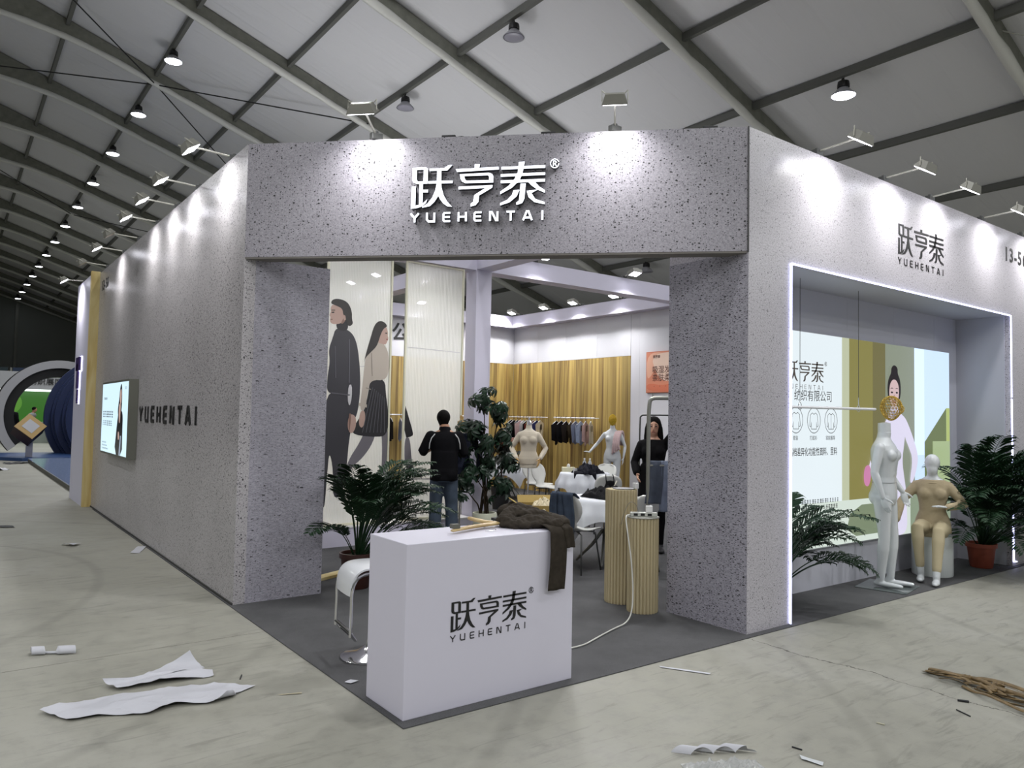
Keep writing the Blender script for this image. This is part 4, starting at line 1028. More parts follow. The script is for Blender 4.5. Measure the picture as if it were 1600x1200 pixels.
# far booths
gb = thing('green_booth', 'distant green-lit booth with a white header seen through the ring arch', 'booth', (-.6, 38, 0))
B().box((0, 3, 0), (6, 3.1, 3)).obj('back_wall', em('green_wall_glow', '#3f7a2c', .55), gb)  # wall and its round print glow by emission in place of booth lighting
B().box((-.2, 0, 2.55), (6, 3.1, 3.35)).obj('header', mat('booth_header', '#a7a9ad', .5), gb)
B().box((.2, .5, 2.5), (5, 2.8, 2.54)).obj('ceiling_light', em('strip_white', '#e8f4ee', 2.2), gb)
text_obj('header_text', '绿色纺织展区 GREEN', .34, frame((.9, -.02, 2.8), (1, 0, 0), (0, 0, 1)), BLACKV(), gb, .01)
B().box((.4, .8, 0), (4.4, 1.3, 1.0)).obj('counter', mat('booth_counter', '#8a918a', .5), gb)
b = B(); ring(b, (1.0, 2.95, 1.9), .55, .01, .03, 28); b.obj('round_print', em('green_print', '#5f9a3a', .6), gb)
for x, w_, cl, nm in ((-6.2, 4.8, '#1c3a22', 'green'), (-1.2, 2.6, '#152a30', 'teal'), (1.7, 5.6, '#182c48', 'blue')):
    o = B().box((x, 62, 2.2), (x+w_, 62.15, 4.6)).obj('hall_banner', mat('banner_'+nm, cl, .6)); tag(o, 'dark %s banner wall far back under the tent gable' % nm, 'banner')
for nth, x in (('first', -6), ('second', -1.3), ('third', 1.6), ('fourth', 7)):
    o = B().box((x-.06, 62.2, 0), (x+.06, 62.3, 4.6)).obj('banner_post', GREYM()); tag(o, 'grey post behind the far banners, %s from the left' % nth, 'post', 'posts behind the far banners')

# added lamps without fixtures light the tent roof, standing in for unseen booths
for loc, pw_ in (((9.9, 12, 2.9), 110), ((5, 14.5, 2.9), 170)): lamp('AREA', loc, pw_, (loc[0], loc[1], 20), size=3.5, cone=160)

beam_flood((3.97, 3.1, 3.99), (-1, 0, 0), 'added unseen floodlight on the inner beam behind the fascia, nearer the panels')  # this and the next floodlight are added out of view to brighten the panels
beam_flood((3.97, 1.9, 3.99), (-1, 0, 0), 'added unseen floodlight on the inner beam behind the fascia, nearer the counter')

for k, (u, lb_) in enumerate(((.42, 'small dark lamp driver on the fascia top above the sign'), (.62, 'small dark lamp driver on the fascia top right of the sign'), (.93, 'small dark lamp driver on the fascia top near the right corner'))):
    p = V((3*u+.05, 3-3*u+.05, 4.0)); t = thing('lamp_driver', lb_, 'driver', p, R(-45), 'lamp drivers on the fascia top')
    B().box((-.06, -.03, 0), (.06, .03, .035), .005).obj('driver_body', BLACK(), t); B().tube(smooth3([(.06, 0, .02), (.12, 0, .03), (.16, .02, .01), (.22, .01, .008)]), .006, 6).obj('lead', BLACK(), t)
# ------------------------------------------------------------------ figures
RM = [(.82, .10, .09, 0), (.88, .16, .115, .005), (.95, .168, .12, .01), (1.02, .155, .108, .004), (1.10, .143, .10, 0), (1.2, .155, .112, 0), (1.3, .172, .125, 0), (1.37, .186, .12, .003), (1.42, .176, .10, .006), (1.46, .125, .078, .008), (1.495, .068, .064, .01), (1.56, .060, .062, .0)]
RF = [(.82, .09, .09, 0), (.88, .160, .118, .008), (.94, .168, .122, .012), (1.0, .152, .108, .005), (1.08, .12, .088, 0), (1.16, .124, .092, 0), (1.25, .142, .105, 0), (1.33, .155, .104, .002), (1.375, .150, .088, .004), (1.42, .110, .066, .006), (1.455, .054, .052, .008), (1.53, .047, .050, 0)]
class Fig:
    def __init__(s, sex='m', dz=0, lean=0, **j):
        s.sex = sex; s.dz = dz; s.lean = lean
        m_ = sex == 'm'; sh = .182 if m_ else .150
        s.j = dict(shR=(-sh, .0, 1.40 if m_ else 1.355), shL=(sh, .0, 1.40 if m_ else 1.355), elR=(-.25, .03, 1.13), elL=(.25, .03, 1.13), wrR=(-.27, -.06, .88), wrL=(.27, -.06, .88),
                   hipR=(-.09, 0, .90), hipL=(.09, 0, .90), knR=(-.095, -.02, .48), knL=(.095, -.02, .48), anR=(-.09, .02, .08), anL=(.09, .02, .08), toR=(-.11, -.17, .03), toL=(.11, -.17, .03), head=(0, -.01, 1.63 if m_ else 1.575))
        s.j.update(j)
    def bend(s, p):  # torso lean forward about the hips
        x, y, z = p; z0 = .9
        if z > z0 and s.lean:
            d = z-z0; a = s.lean; return (x, y*cos(a)-d*sin(a), z0+d*cos(a)+y*sin(a)*-1)
        return p
    def P(s, k):
        p = s.j[k]
        if k[:2] in ('sh', 'he'): p = s.bend(p); p = (p[0], p[1], p[2]+s.dz)
        return V(p)
    def torso(s, b, infl=0, z0=.8, z1=1.62, bust=True):
        T_ = RM if s.sex == 'm' else RF; rs = []
        for z, rx, ry, yo in T_:
            if z < z0-.001 or z > z1+.001: continue
            c = s.bend((0, yo, z)); rs.append((c[0], c[1], c[2]+s.dz, rx+infl, ry+infl, 0))
        b.rings(rs, 22, 2.3)
        if bust and z1 > 1.3:
            for sx in (-1, 1):
                if s.sex == 'f': c = s.bend((sx*.068, -.075, 1.27)); b.ball((c[0], c[1], c[2]+s.dz), (.062+infl, .055+infl, .058+infl))
                else:
                    c = s.bend((sx*.08, -.086, 1.32)); b.ball((c[0], c[1], c[2]+s.dz), (.082+infl, .05+infl, .062+infl))
                    if infl == 0:
                        for k, zz in enumerate((1.21, 1.14, 1.07)): b.ball((sx*.034, -.088+.004*k, zz+s.dz), (.034, .024, .031))
        if z0 < .9:
            for sx in (-1, 1): b.ball((sx*.075, .055, .90+s.dz), (.085+infl, .08+infl, .09+infl))
    def arm(s, b, sd, infl=0, upto=1.0, w_=1):
        a, e, w = s.P('sh'+sd), V(s.j['el'+sd]), V(s.j['wr'+sd]); k = w_*(1 if s.sex == 'm' else .82)
        b.ball(a+V((0, 0, -.005)), (.055*k+infl,)*3)
        if upto <= .5:
            m_ = a.lerp(e, upto*2); b.tube([a, a.lerp(m_, .5), m_], [.054*k+infl, .05*k+infl, .047*k+infl*1.4], 12, round_ends=False); return
        pts = [a, a.lerp(e, .35), a.lerp(e, .75), e, e.lerp(w, .25), e.lerp(w, .6), w]; r = [.052, .051, .043, .040, .042, .034, .026]
        f_ = (upto-.5)*2
        if f_ < 1: pts = pts[:4]+[e.lerp(w, f_*.4), e.lerp(w, f_)]; r = r[:4]+[.042, .036]
        b.tube(pts, [x*k+infl for x in r], 12, round_ends=True)
    def leg(s, b, sd, infl=0, upto=1.0, loose=0):
        h, k, a = V(s.j['hip'+sd]), V(s.j['kn'+sd]), V(s.j['an'+sd]); h = h+V((0, 0, s.dz)); f_ = 1 if s.sex == 'm' else .95
        a2 = k.lerp(a, upto)
        pts = [h, h.lerp(k, .3), h.lerp(k, .7), k, k.lerp(a2, .25), k.lerp(a2, .6), a2]
        r = [.088, .082, .064, .054, .057, .046, .038]
        if loose: r = [.09, .088, .082, .078, .078, .078, .082]
        b.tube(pts, [x*f_+infl for x in r], 14, round_ends=not loose)
    def foot(s, b, sd, infl=0):
        a, t = V(s.j['an'+sd]), V(s.j['to'+sd]); d = (t-a); hl = a-V((d.x, d.y, 0)).normalized()*.045
        hl.z = t.z
        b.tube([a, (a+hl)/2+V((0, 0, -.01)), V((a.x, a.y, t.z+.015))], [.038+infl, .036+infl, .03+infl], 10, round_ends=True)
        b.tube([hl, (hl+t)/2, t], [.03+infl, .038+infl, .026+infl], 12, flat=(.75, 1.1), up=(0, 0, 1), round_ends=True)
    def headm(s, b, infl=0, face=True):
        h = s.P('head'); k = 1 if s.sex == 'm' else .95
        b.ball(h+V((0, .012, .028)), (.082*k+infl, .102*k+infl, .100*k+infl), 16); b.ball(h+V((0, -.018, -.045)), (.060*k+infl, .070*k+infl, .075*k+infl), 14)
        if face: b.tube([h+V((0, -.088, .01)), h+V((0, -.105, -.03))], [.010, .014], 8, round_ends=True)
        b.tube([s.P('head')+V((0, .015, -.06)), V(s.bend((0, .01, 1.47 if s.sex == 'm' else 1.43)))+V((0, 0, s.dz))], [.052*k+infl, .056*k+infl], 12)
def hand(w, d, n, L_=.18, curl=.35, spread=.12, side=1, voxel=.0048):
    # wrist w, direction d, palm normal n; thumb on +across*side
    w = V(w); d = V(d).normalized(); n = (V(n)-d*V(n).dot(d)).normalized(); ac = d.cross(n).normalized()*side
    b = B(); k = L_/.18
    b.tube([w-d*.02*k, w+d*.01*k, w+d*.045*k, w+d*.088*k], [.024*k, .027*k, .037*k, .036*k], 12, flat=(.42, 1.05), up=n, round_ends=True)
    for i, (o, ln, rr) in enumerate(((.028, .072, .0085), (.0095, .082, .0088), (-.0095, .076, .0085), (-.027, .060, .0075))):
        p = w+d*(.085-.004*abs(i-1))*k+ac*o*k; dd = (d+ac*(o*spread*14)*.3).normalized(); pts = [p-dd*.01*k]; c = curl*(.8+.15*i)
        for q_, fr_ in enumerate((.45, .3, .25)):
            pts.append(pts[-1]+dd*ln*fr_*k*1.1); dd = (dd+n*c*.75).normalized()
        b.tube(pts, [rr*k, rr*k, rr*.92*k, rr*.75*k], 8, round_ends=True)
    p = w+d*.025*k+ac*.028*k; dd = (d*.65+ac*.8+n*.25).normalized(); pts = [p-dd*.01*k]
    for fr_ in (.4, .35, .25): pts.append(pts[-1]+dd*.075*fr_*k*1.1); dd = (dd+d*.4+n*.12).normalized()
    b.tube(pts, [.013*k, .0115*k, .010*k, .008*k], 8, round_ends=True)
    return remesh(b.bm, voxel, 3)
def join_meshes(mes, name):
    bm_j = bmesh.new()
    for m_ in mes: bm_j.from_mesh(m_)
    me = bpy.data.meshes.new(name); bm_j.to_mesh(me); bm_j.free(); return me
def body(fig, name, m, parent, parts='tahlfd', voxel=.011, hands=True, curl=.3, hn=None, headface=True, smooth=5):
    b = B()
    if 't' in parts: fig.torso(b)
    if 'a' in parts:
        for sd in 'RL': fig.arm(b, sd)
    if 'l' in parts:
        for sd in 'RL': fig.leg(b, sd)
    if 'f' in parts:
        for sd in 'RL': fig.foot(b, sd)
    if 'd' in parts: fig.headm(b, face=headface)
    ms = [remesh(b.bm, voxel, smooth)]
    if hands and 'h' in parts:
        for sd in 'RL':
            w, e = V(fig.j['wr'+sd]), V(fig.j['el'+sd]); n = (hn or {}).get(sd, (1 if sd == 'R' else -1, 0, 0)); dr = (hn or {}).get('d'+sd, w-e)
            ms.append(hand(w, dr, n, .175 if fig.sex == 'm' else .16, curl, side=1 if sd == 'R' else -1))
    me = join_meshes(ms, name); return link_mesh(me, name, m, parent)
def cloth(b, name, m, parent, voxel=.012, smooth=3): return link_mesh(remesh(b.bm, voxel, smooth), name, m, parent)
MQ = mat('mannequin_gloss', '#c6cacd', .22, coat=.3)
GOLDW = mat('gold_wire', '#c9a94c', .35, .35)
# golden wire head: woven shell of short wires
def wire_head(parent, c, r, m, n=9, name='wire_head', rz=.8, wr=.0042):
    b = B(); bm_ = bmesh.new(); bmesh.ops.create_icosphere(bm_, subdivisions=3, radius=1)
    for v in bm_.verts:
        p = v.co.copy(); p.x *= r[0]; p.y *= r[1]; p.z *= r[2]
        if p.z < 0: p.x *= 1-.35*min(1, -p.z/r[2]); p.y *= 1-.2*min(1, -p.z/r[2])
        if p.y < 0 and abs(p.x) < .02 and -.05 < p.z < .02: p.y -= .018
        v.co = p+V(c)
    me = bpy.data.meshes.new(name); bm_.to_mesh(me); bm_.free(); me.materials.append(m)
    o = bpy.data.objects.new(name, me); C.objects.link(o); o.parent = parent
    w_ = o.modifiers.new('w', 'WIREFRAME'); w_.thickness = wr*2; w_.use_even_offset = False
    return o
# standing male mannequin in the alcove
RMs = RM
mm = thing('male_mannequin', 'standing headless white male mannequin with a golden wire head in the alcove', 'mannequin', (5.66, .27, .016), R(12))
fg = Fig('m', elR=(-.245, .03, 1.15), wrR=(-.25, -.05, .91), elL=(.25, .05, 1.15), wrL=(.27, -.10, .94), anR=(-.075, .02, .08), anL=(.085, -.03, .08), toR=(-.10, -.17, .03), toL=(.11, -.22, .03), knL=(.095, -.05, .49))
body(fg, 'body', MQ, mm, 'tahlf', .009, curl=.25, smooth=3, hn={'R': (1, -.2, 0), 'L': (-.6, -.6, -.3), 'dL': (.05, -.3, -1)})
B().lathe([(.062, 1.54), (.060, 1.645), (.02, 1.655)], 20, (0, .003, 0)).obj('neck_cap', MQ, mm, smooth=True)
b = B(); b.rings([(0, .004, 1.043, .1545, .1085, 0), (0, .004, 1.048, .1545, .1085, 0)], 22, 2.3); b.obj('waist_seam', mat('seam_grey', '#6e7074', .5), mm)
wire_head(mm, (.05, -.05, 1.80), (.085, .105, .125), GOLDW)
B().box((-.26, -.26, -.009), (.26, .22, -.001), .003).obj('glass_base', mat('glass_plate', '#b8c4c4', .05, trans=.8), mm)
# seated female mannequin
sx_, sy_ = 6.62, .26
cyl = thing('cylinder_plinth', 'white cylindrical display seat under the seated mannequin', 'plinth', (6.76, .30, .007))
B().lathe([(.20, 0), (.205, .01), (.205, .425), (.195, .435), (0.001, .437)], 40).obj('seat_body', mat('seat_white', '#cdd2d2', .35), cyl, smooth=True)
sm_ = thing('female_mannequin', 'seated white mannequin in beige top and leggings on the round seat', 'mannequin', (6.66, .25, .006), R(-68))
dz = -.37
fg = Fig('f', dz=dz, hipR=(-.09, -.02, .90), hipL=(.09, -.02, .90), knR=(-.13, -.40, .56), knL=(.07, -.42, .53), anR=(-.10, -.40, .11), anL=(.05, -.55, .09), toR=(-.10, -.52, .035), toL=(.04, -.67, .03),
         elR=(-.30, -.06, .80), wrR=(-.34, -.24, .60), elL=(.30, .02, .79), wrL=(.14, -.17, .77))
body(fg, 'body', MQ, sm_, 'tahlfd', .011, curl=.3, headface=False, hn={'R': (1, .3, 0), 'L': (0, 0, -1), 'dL': (-.9, -.35, .1)})
BEI = mat('beige_knit', '#a3967c', .8, sheen=0, noise_amt=.05, noise_scale=40)
b = B(); fg.torso(b, .010, z0=.85, z1=1.43); b.rings([(0, .01, .84+dz, .185, .14, 0), (0, .01, .95+dz, .175, .13, 0), (0, 0, 1.05+dz, .14, .105, 0)], 22, 2.3)
for sd in 'RL': fg.arm(b, sd, .010, .97)
cloth(b, 'beige_top', BEI, sm_)
b = B(); b.rings([(0, .0, .80+dz, .14, .11, 0), (0, .01, .88+dz, .172, .13, 0), (0, .01, .97+dz, .17, .125, 0)], 22, 2.3)
for sd in 'RL': fg.leg(b, sd, .008, .86)
cloth(b, 'beige_leggings', mat('beige_legging_knit', '#ada286', .75), sm_)
b = B(); c_ = V((0, -.015, 1.395+dz)); b.tube([c_+V((.095*cos(R(a)), .075*sin(R(a))-.0, .012*sin(R(a))+.0)) for a in range(0, 361, 20)], .006, 6, cap=False); b.obj('neckline', BEI, sm_, smooth='all')

# white standing mannequin with yellow head and pink cloth inside
wm = thing('female_mannequin', 'white standing mannequin with a yellow head and pink cloth over one shoulder', 'mannequin', (8.33, 6.92, .006), R(-52))
wm.scale = (1.0, 1.0, 1.0)
fg = Fig('f', elR=(-.30, .02, 1.16), wrR=(-.43, -.12, 1.0), elL=(.24, .04, 1.12), wrL=(.22, -.04, .90))
body(fg, 'body', MQ, wm, 'tahlf', .013, curl=.2, hn={'R': (0, 0, -1), 'dR': (-.5, -.6, .1)})
wire_head(wm, (0, -.01, 1.62), (.075, .09, .115), mat('yellow_wire', '#c9ac2e', .5), wr=.004)
b = B(); b.ball((0, -.01, 1.61), (.066, .08, .10)); b.obj('head_core', mat('yellow_foam', '#b79a2c', .7), wm, smooth='all')
PK = mat('pink_jersey', '#b39c9c', .8, sheen=.3)
b = B()
for k in range(4):
    x = .04+.035*k; rn = random.Random(k)
    b.tube(smooth3([(x+.06, .11, 1.15), (x+.07, .10, 1.33), (x+.045, .0, 1.43), (x+.01, -.11, 1.33), (x-.01, -.15, 1.15), (x-.02+.01*k, -.14, .98+.03*k)]), .022, 8, flat=(.6, 1.5), round_ends=True)
cloth(b, 'pink_cloth', PK, wm, .012, 3)

# dress form with off-white long sleeve top
WOODH = mat('wooden_hand', '#b08d56', .45, noise_amt=.1)
def dress_form(label, loc, rz, shirt, cap, base=True, armpose=None, sex='f', cat='dress form', handn=None):
    t = thing('dress_form', label, cat, loc, rz); ap = armpose or dict(elR=(-.29, .03, 1.13), wrR=(-.19, -.16, .96), elL=(.29, .03, 1.13), wrL=(.20, -.16, .96))
    f_ = Fig(sex, **ap)
    b = B(); f_.torso(b, 0, z0=.87, z1=1.56); b.rings([(0, .01, .80, .158, .12, 0), (0, .01, .9, .162, .12, 0)], 22, 2.3)
    cloth(b, 'form_body', mat('form_linen', '#c6bfae', .8), t, .013)
    b = B(); f_.torso(b, .010, z0=.93, z1=1.43); b.rings([(0, .01, .86, .175, .132, 0), (0, .01, .96, .178, .132, 0)], 22, 2.3)
    for sd in 'RL': f_.arm(b, sd, .010, .96, 1)
    cloth(b, 'top', shirt, t, .012)
    ms = []
    for sd in 'RL':
        w, e = V(f_.j['wr'+sd]), V(f_.j['el'+sd]); ms.append(hand(w, (w-e)*.6+V((0, 0, -.12)), (1 if sd == 'R' else -1, .3, 0), .17, .25, side=1 if sd == 'R' else -1, voxel=.006))
    for m_ in ms: link_mesh(m_, 'wooden_hand', WOODH, t)
    B().lathe([(.052, 1.52), (.05, 1.575), (.02, 1.59), (.014, 1.61), (.022, 1.63), (.016, 1.655), (.001, 1.66)], 18).obj('neck_cap', cap, t, smooth=True)
    B().lathe([(.015, .02), (.015, .86)], 10).obj('pole', CHROME(), t, smooth=True); B().lathe([(.16, 0), (.16, .012), (.03, .03), (.02, .05)], 28).obj('base', CHROME(), t, smooth=True)
    return t
dress_form('dress form in an off-white long-sleeved top with wooden hands, right of the leafy tree', (5.84, 6.38, .006), R(-42), mat('ivory_knit', '#bcb3a2', .85, sheen=.2), CHROME())
dress_form('dress form in a navy top with a wooden neck cap, half hidden behind the man', (3.60, 5.03, .006), R(-25), mat('navy_knit', '#1c2030', .8, sheen=.2), WOODH, armpose=dict(elR=(-.27, .03, 1.14), wrR=(-.24, -.05, .92), elL=(.27, .03, 1.14), wrL=(.24, -.08, .90)))

# the man seen from behind
SKIN = mat('skin', '#a87c62', .55, noise_amt=.05); HAIR = mat('black_hair', '#0d0b0a', .8, bump=.6, bscale=200)
mn = thing('person', 'man seen from behind in a black short-sleeved shirt with white piping and jeans', 'person', (3.20, 4.80, .006), R(150))
mn.scale = (.985,)*3
fg = Fig('m', lean=.04, elR=(-.27, -.03, 1.17), wrR=(-.14, -.30, 1.26), elL=(.29, -.02, 1.19), wrL=(.12, -.28, 1.24), head=(.02, -.05, 1.61), anR=(-.12, .02, .08), anL=(.11, .02, .08), knR=(-.11, -.02, .48), knL=(.10, -.02, .48), toR=(-.14, -.17, .03), toL=(.14, -.17, .03))
body(fg, 'body', SKIN, mn, 'tahlfd', .012, curl=.6, hn={'R': (.3, -.4, .5), 'L': (-.3, -.4, .5)})
SH = mat('black_cotton', '#0f0f12', .85)
b = B(); fg.torso(b, .020, z0=.87, z1=1.47, bust=False); b.rings([(0, .005, .82, .185, .14, 0), (0, .005, 1.0, .182, .135, 0), (0, -.005, 1.2, .178, .135, 0)], 22, 2.3)
for sd in 'RL': fg.arm(b, sd, .024, .56)
b.tube([(0, -.01, 1.455), (0, -.02, 1.525)], [.088, .074], 14)
cloth(b, 'black_shirt', SH, mn, .012)
b = B(); b.rings([(0, .0, .80, .16, .125, 0), (0, .005, .88, .172, .13, 0), (0, .0, .98, .165, .122, 0)], 22, 2.3)
for sd in 'RL': fg.leg(b, sd, .006, .97, True)
cloth(b, 'jeans', mat('faded_denim', '#434d5a', .85, noise_amt=.25, noise_scale=7), mn, .014)
b = B(); h = fg.P('head'); b.ball(h+V((0, .022, .042)), (.092, .108, .102), 18); b.ball(h+V((0, .055, -.01)), (.074, .055, .075), 14)
cloth(b, 'hair', HAIR, mn, .010, 2)
WP = mat('white_piping', '#c9c9c9', .6)
for sx in (-1, 1):
    pts = [(sx*(.16+.05*t), .10-.01*t-.02*(1-t), 1.44-.22*t) for t in [i/8 for i in range(9)]]
    pts = [(sx*.135, .115, 1.43), (sx*.175, .112, 1.38), (sx*.197, .105, 1.31), (sx*.202, .085, 1.24)]
    B().tube(pts, .007, 6, round_ends=True).obj('white_piping', WP, mn, smooth='all')
for sd in 'RL':
    b = B(); fg.foot(b, sd, .012); cloth(b, 'shoe', mat('dark_shoe', '#202022', .5), mn, .012)

# woman reaching up behind the garment rack
wo = thing('person', 'dark-haired woman in black with one arm raised behind the steel garment rack', 'person', (5.12, 2.92, .006), R(-48))
wo.scale = (.985,)*3
fg = Fig('f', elL=(.22, -.20, 1.52), wrL=(.27, -.24, 1.75), elR=(-.24, .0, 1.12), wrR=(-.20, -.16, .98))
fg.j['elL'] = (.24, -.16, 1.50)
body(fg, 'body', mat('skin_light', '#b78d76', .5), wo, 'tahlfd', .012, curl=.5)
SB = mat('black_knit', '#0d0c0e', .85)
b = B(); fg.torso(b, .02, z0=.82, z1=1.44); b.rings([(0, .0, .55, .20, .16, 0), (0, .005, .85, .19, .15, 0), (0, 0, 1.1, .16, .125, 0)], 22, 2.3)
for sd in 'RL': fg.arm(b, sd, .018, .92)
cloth(b, 'black_dress', SB, wo, .013)
b = B()
for sd in 'RL': fg.leg(b, sd, .01, .97)
cloth(b, 'black_trousers', SB, wo, .014)
b = B(); h = fg.P('head'); b.ball(h+V((0, .028, .05)), (.094, .104, .096), 16)
for sx in (-1, 1): b.tube([h+V((sx*.06, .0, .07)), h+V((sx*.082, -.005, -.02)), h+V((sx*.09, .01, -.14)), h+V((sx*.10, -.02, -.26))], [.03, .034, .036, .02], 8, round_ends=True)
b.tube([h+V((0, .06, .0)), h+V((0, .08, -.12)), h+V((0, .085, -.26))], [.07, .075, .05], 10, round_ends=True)
cloth(b, 'long_hair', HAIR, wo, .011, 2)
for sx in (-1, 1):
    B().ball(h+V((sx*.03, -.080, .012)), (.014, .008, .007), 8).obj('eye', mat('eye_dark', '#1a1412', .3), wo, smooth='all')
    B().tube([h+V((sx*.014, -.083, .034)), h+V((sx*.045, -.072, .036))], .003, 5).obj('eyebrow', HAIR, wo)
B().tube([h+V((-.02, -.080, -.062)), h+V((0, -.085, -.060)), h+V((.02, -.080, -.062))], .005, 6, round_ends=True).obj('mouth', mat('lip_red', '#8f4a46', .5), wo, smooth='all')
for sd in 'RL':
    b = B(); fg.foot(b, sd, .012); cloth(b, 'shoe', mat('dark_shoe', '#202022', .5), wo, .012)

# small distant people at the green booth
for k, (x, y, lb_, shade, rz) in enumerate(((.35, 37.2, 'distant person in black standing left of the green booth counter', '#101014', 150), (.95, 37.0, 'distant person in a light top bending at the green booth', '#8d8f90', 60), (2.05, 37.4, 'distant person in dark clothes at the right of the green booth', '#1b1a20', 200))):
    t = thing('person', lb_, 'person', (x, y, 0), R(rz)); f_ = Fig('m', lean=.0 if k != 1 else .35)
    body(f_, 'body', SKIN, t, 'talfd', .03, hands=False, smooth=2)
    b = B(); f_.torso(b, .025, z0=.85, z1=1.5)
    for sd in 'RL': f_.arm(b, sd, .02, .9)
    cloth(b, 'jacket', mat('jacket_%d' % k, shade, .8), t, .03)
    b = B()
    for sd in 'RL': f_.leg(b, sd, .015, .97)
    cloth(b, 'trousers', mat('dark_trouser', '#17181c', .8), t, .03)
    b = B(); h = f_.P('head'); b.ball(h+V((0, .02, .04)), (.088, .102, .095), 12); b.obj('hair', HAIR, t, smooth='all')
# ------------------------------------------------------------------ plants
LEAF = mat('palm_leaf', '#16301a', .5, spec=.25, noise_amt=.25, noise_scale=5, rnd=.25); STEM = mat('palm_stem', '#2c3a22', .5)
SOIL = mat('potting_soil', '#231c15', .95)
def frond_mesh(seed, L_=1.2, e0=82, e1=-25, bare=.42, wid=.26, n=22):
    rn = random.Random(seed); b = B(); pts = []; p = V((0, 0, 0)); K = 24; sw = rn.uniform(-.25, .25)
    for i in range(K+1):
        s = i/K; e = R(e0-(e0-e1)*s**1.7); a = sw*s
        pts.append(p.copy()); p = p+V((cos(e)*cos(a), cos(e)*sin(a), sin(e)))*(L_/K)
    b.tube(pts, [.009*(1-.8*i/K) for i in range(K+1)], 5)
    for i in range(n):
        s = bare+(1-bare)*(i+.5)/n; k = min(K-1, int(s*K)); f_ = s*K-k; q0 = pts[k].lerp(pts[k+1], f_); t = (pts[k+1]-pts[k]).normalized()
        side = t.cross(V((0, 0, 1)));  side = side.normalized() if side.length > .05 else V((0, 1, 0)); up = side.cross(t).normalized()
        ln = wid*(sin(pi*min(1, ((i+.8)/n))**.8)*.75+.35)*rn.uniform(.85, 1.12)
        for sg in (-1, 1):
            d = (side*sg*.85+t*.75+up*rn.uniform(.05, .35)).normalized(); w_ = .014+.005*rn.random()
            a0 = q0; a1 = q0+d*ln*.45; a2 = q0+d*ln*.8+V((0, 0, -ln*.10)); a3 = q0+d*ln*.98+V((0, 0, -ln*.30))
            wv = d.cross(up).normalized()*w_
            v = [b.bm.verts.new(x) for x in (a0, a1+wv, a1-wv, a1+up*-.004, a2+wv*.7, a2-wv*.7, a2+up*-.004, a3)]
            for q in ((v[0], v[3], v[1]), (v[0], v[2], v[3]), (v[1], v[3], v[6], v[4]), (v[3], v[2], v[5], v[6]), (v[4], v[6], v[7]), (v[6], v[5], v[7])): b.bm.faces.new(q)
    return b.obj('frond', LEAF)
FR = {}
def fronds(key, **kw):
    if key not in FR:
        o = [frond_mesh(s, **kw) for s in range(4)]; FR[key] = [x.data for x in o]
        for x in o: bpy.data.objects.remove(x)
    return FR[key]
def pot(t, r, h, m, rim=.02):
    B().lathe([(r*.72, 0), (r*.76, .01), (r*.95, h-.045), (r*1.06, h-.045), (r*1.06, h), (r*.94, h), (r*.92, h-.03)], 32, cap=False).lathe([(r*.7, .002), (.001, .001)], 32, cap=False).obj('pot', m, t, smooth=True)
    B().lathe([(r*.93, h-.035), (r*.5, h-.02), (.001, h-.015)], 24, cap=False).obj('soil', SOIL, t, smooth='all')
def palm(label, loc, pr_, ph, potm, n, key, kw, seed, spread=(5, 38), sc=(.8, 1.1), group='potted palms', az=None):
    t = thing('potted_palm', label, 'plant', loc, 0, group); pot(t, pr_, ph, potm); rn = random.Random(seed); F = fronds(key, **kw)
    for i in range(n):
        o = bpy.data.objects.new('frond', F[i % 4]); C.objects.link(o); o.parent = t
        a = az(i, rn) if az else i*2.39996+rn.uniform(-.3, .3)
        q_ = (i+.5)/n; tilt = R(spread[0]+(spread[1]-spread[0])*q_+rn.uniform(-4, 4))
        o.location = (cos(a)*pr_*.45*q_, sin(a)*pr_*.45*q_, ph-.04); o.rotation_euler = (Matrix.Rotation(a, 3, 'Z') @ Matrix.Rotation(tilt, 3, 'Y')).to_euler()
        s_ = rn.uniform(*sc)*(1.06-.30*q_); o.scale = (s_,)*3
    return t
DKPOT = mat('brown_plastic_pot', '#3a1f19', .45); TERRA = mat('terracotta_pot', '#8a4230', .6, noise_amt=.1)
palm('bushy potted palm in a dark brown pot beside the entrance column and stool', (1.17, 3.06-.0, .007), .16, .33, DKPOT, 36, 'a', dict(L_=1.28, wid=.24, e0=88, e1=8, bare=.36, n=24), 3, (0, 48), (.75, 1.0), az=lambda i, rn: rn.uniform(-2.6, 1.0) if i % 4 else rn.uniform(-.9, .4))
palm('large dense potted palm in a terracotta pot at the right end of the alcove', (7.72, .18, .007), .155, .28, TERRA, 64, 'b', dict(L_=1.62, wid=.28, e0=88, e1=5, bare=.33, n=26), 5, (0, 58), (.78, 1.02), az=lambda i, rn: (i*2.39996) if sin(i*2.39996) < .25 else -i*2.39996)
palm('potted palm mostly hidden behind the left edge of the alcove', (3.80, .30, .007), .13, .26, TERRA, 20, 'a2', dict(L_=1.12, wid=.24, e0=88, e1=0), 8, (2, 50), (.7, 1.05), az=lambda i, rn: rn.uniform(-1.3, .25))

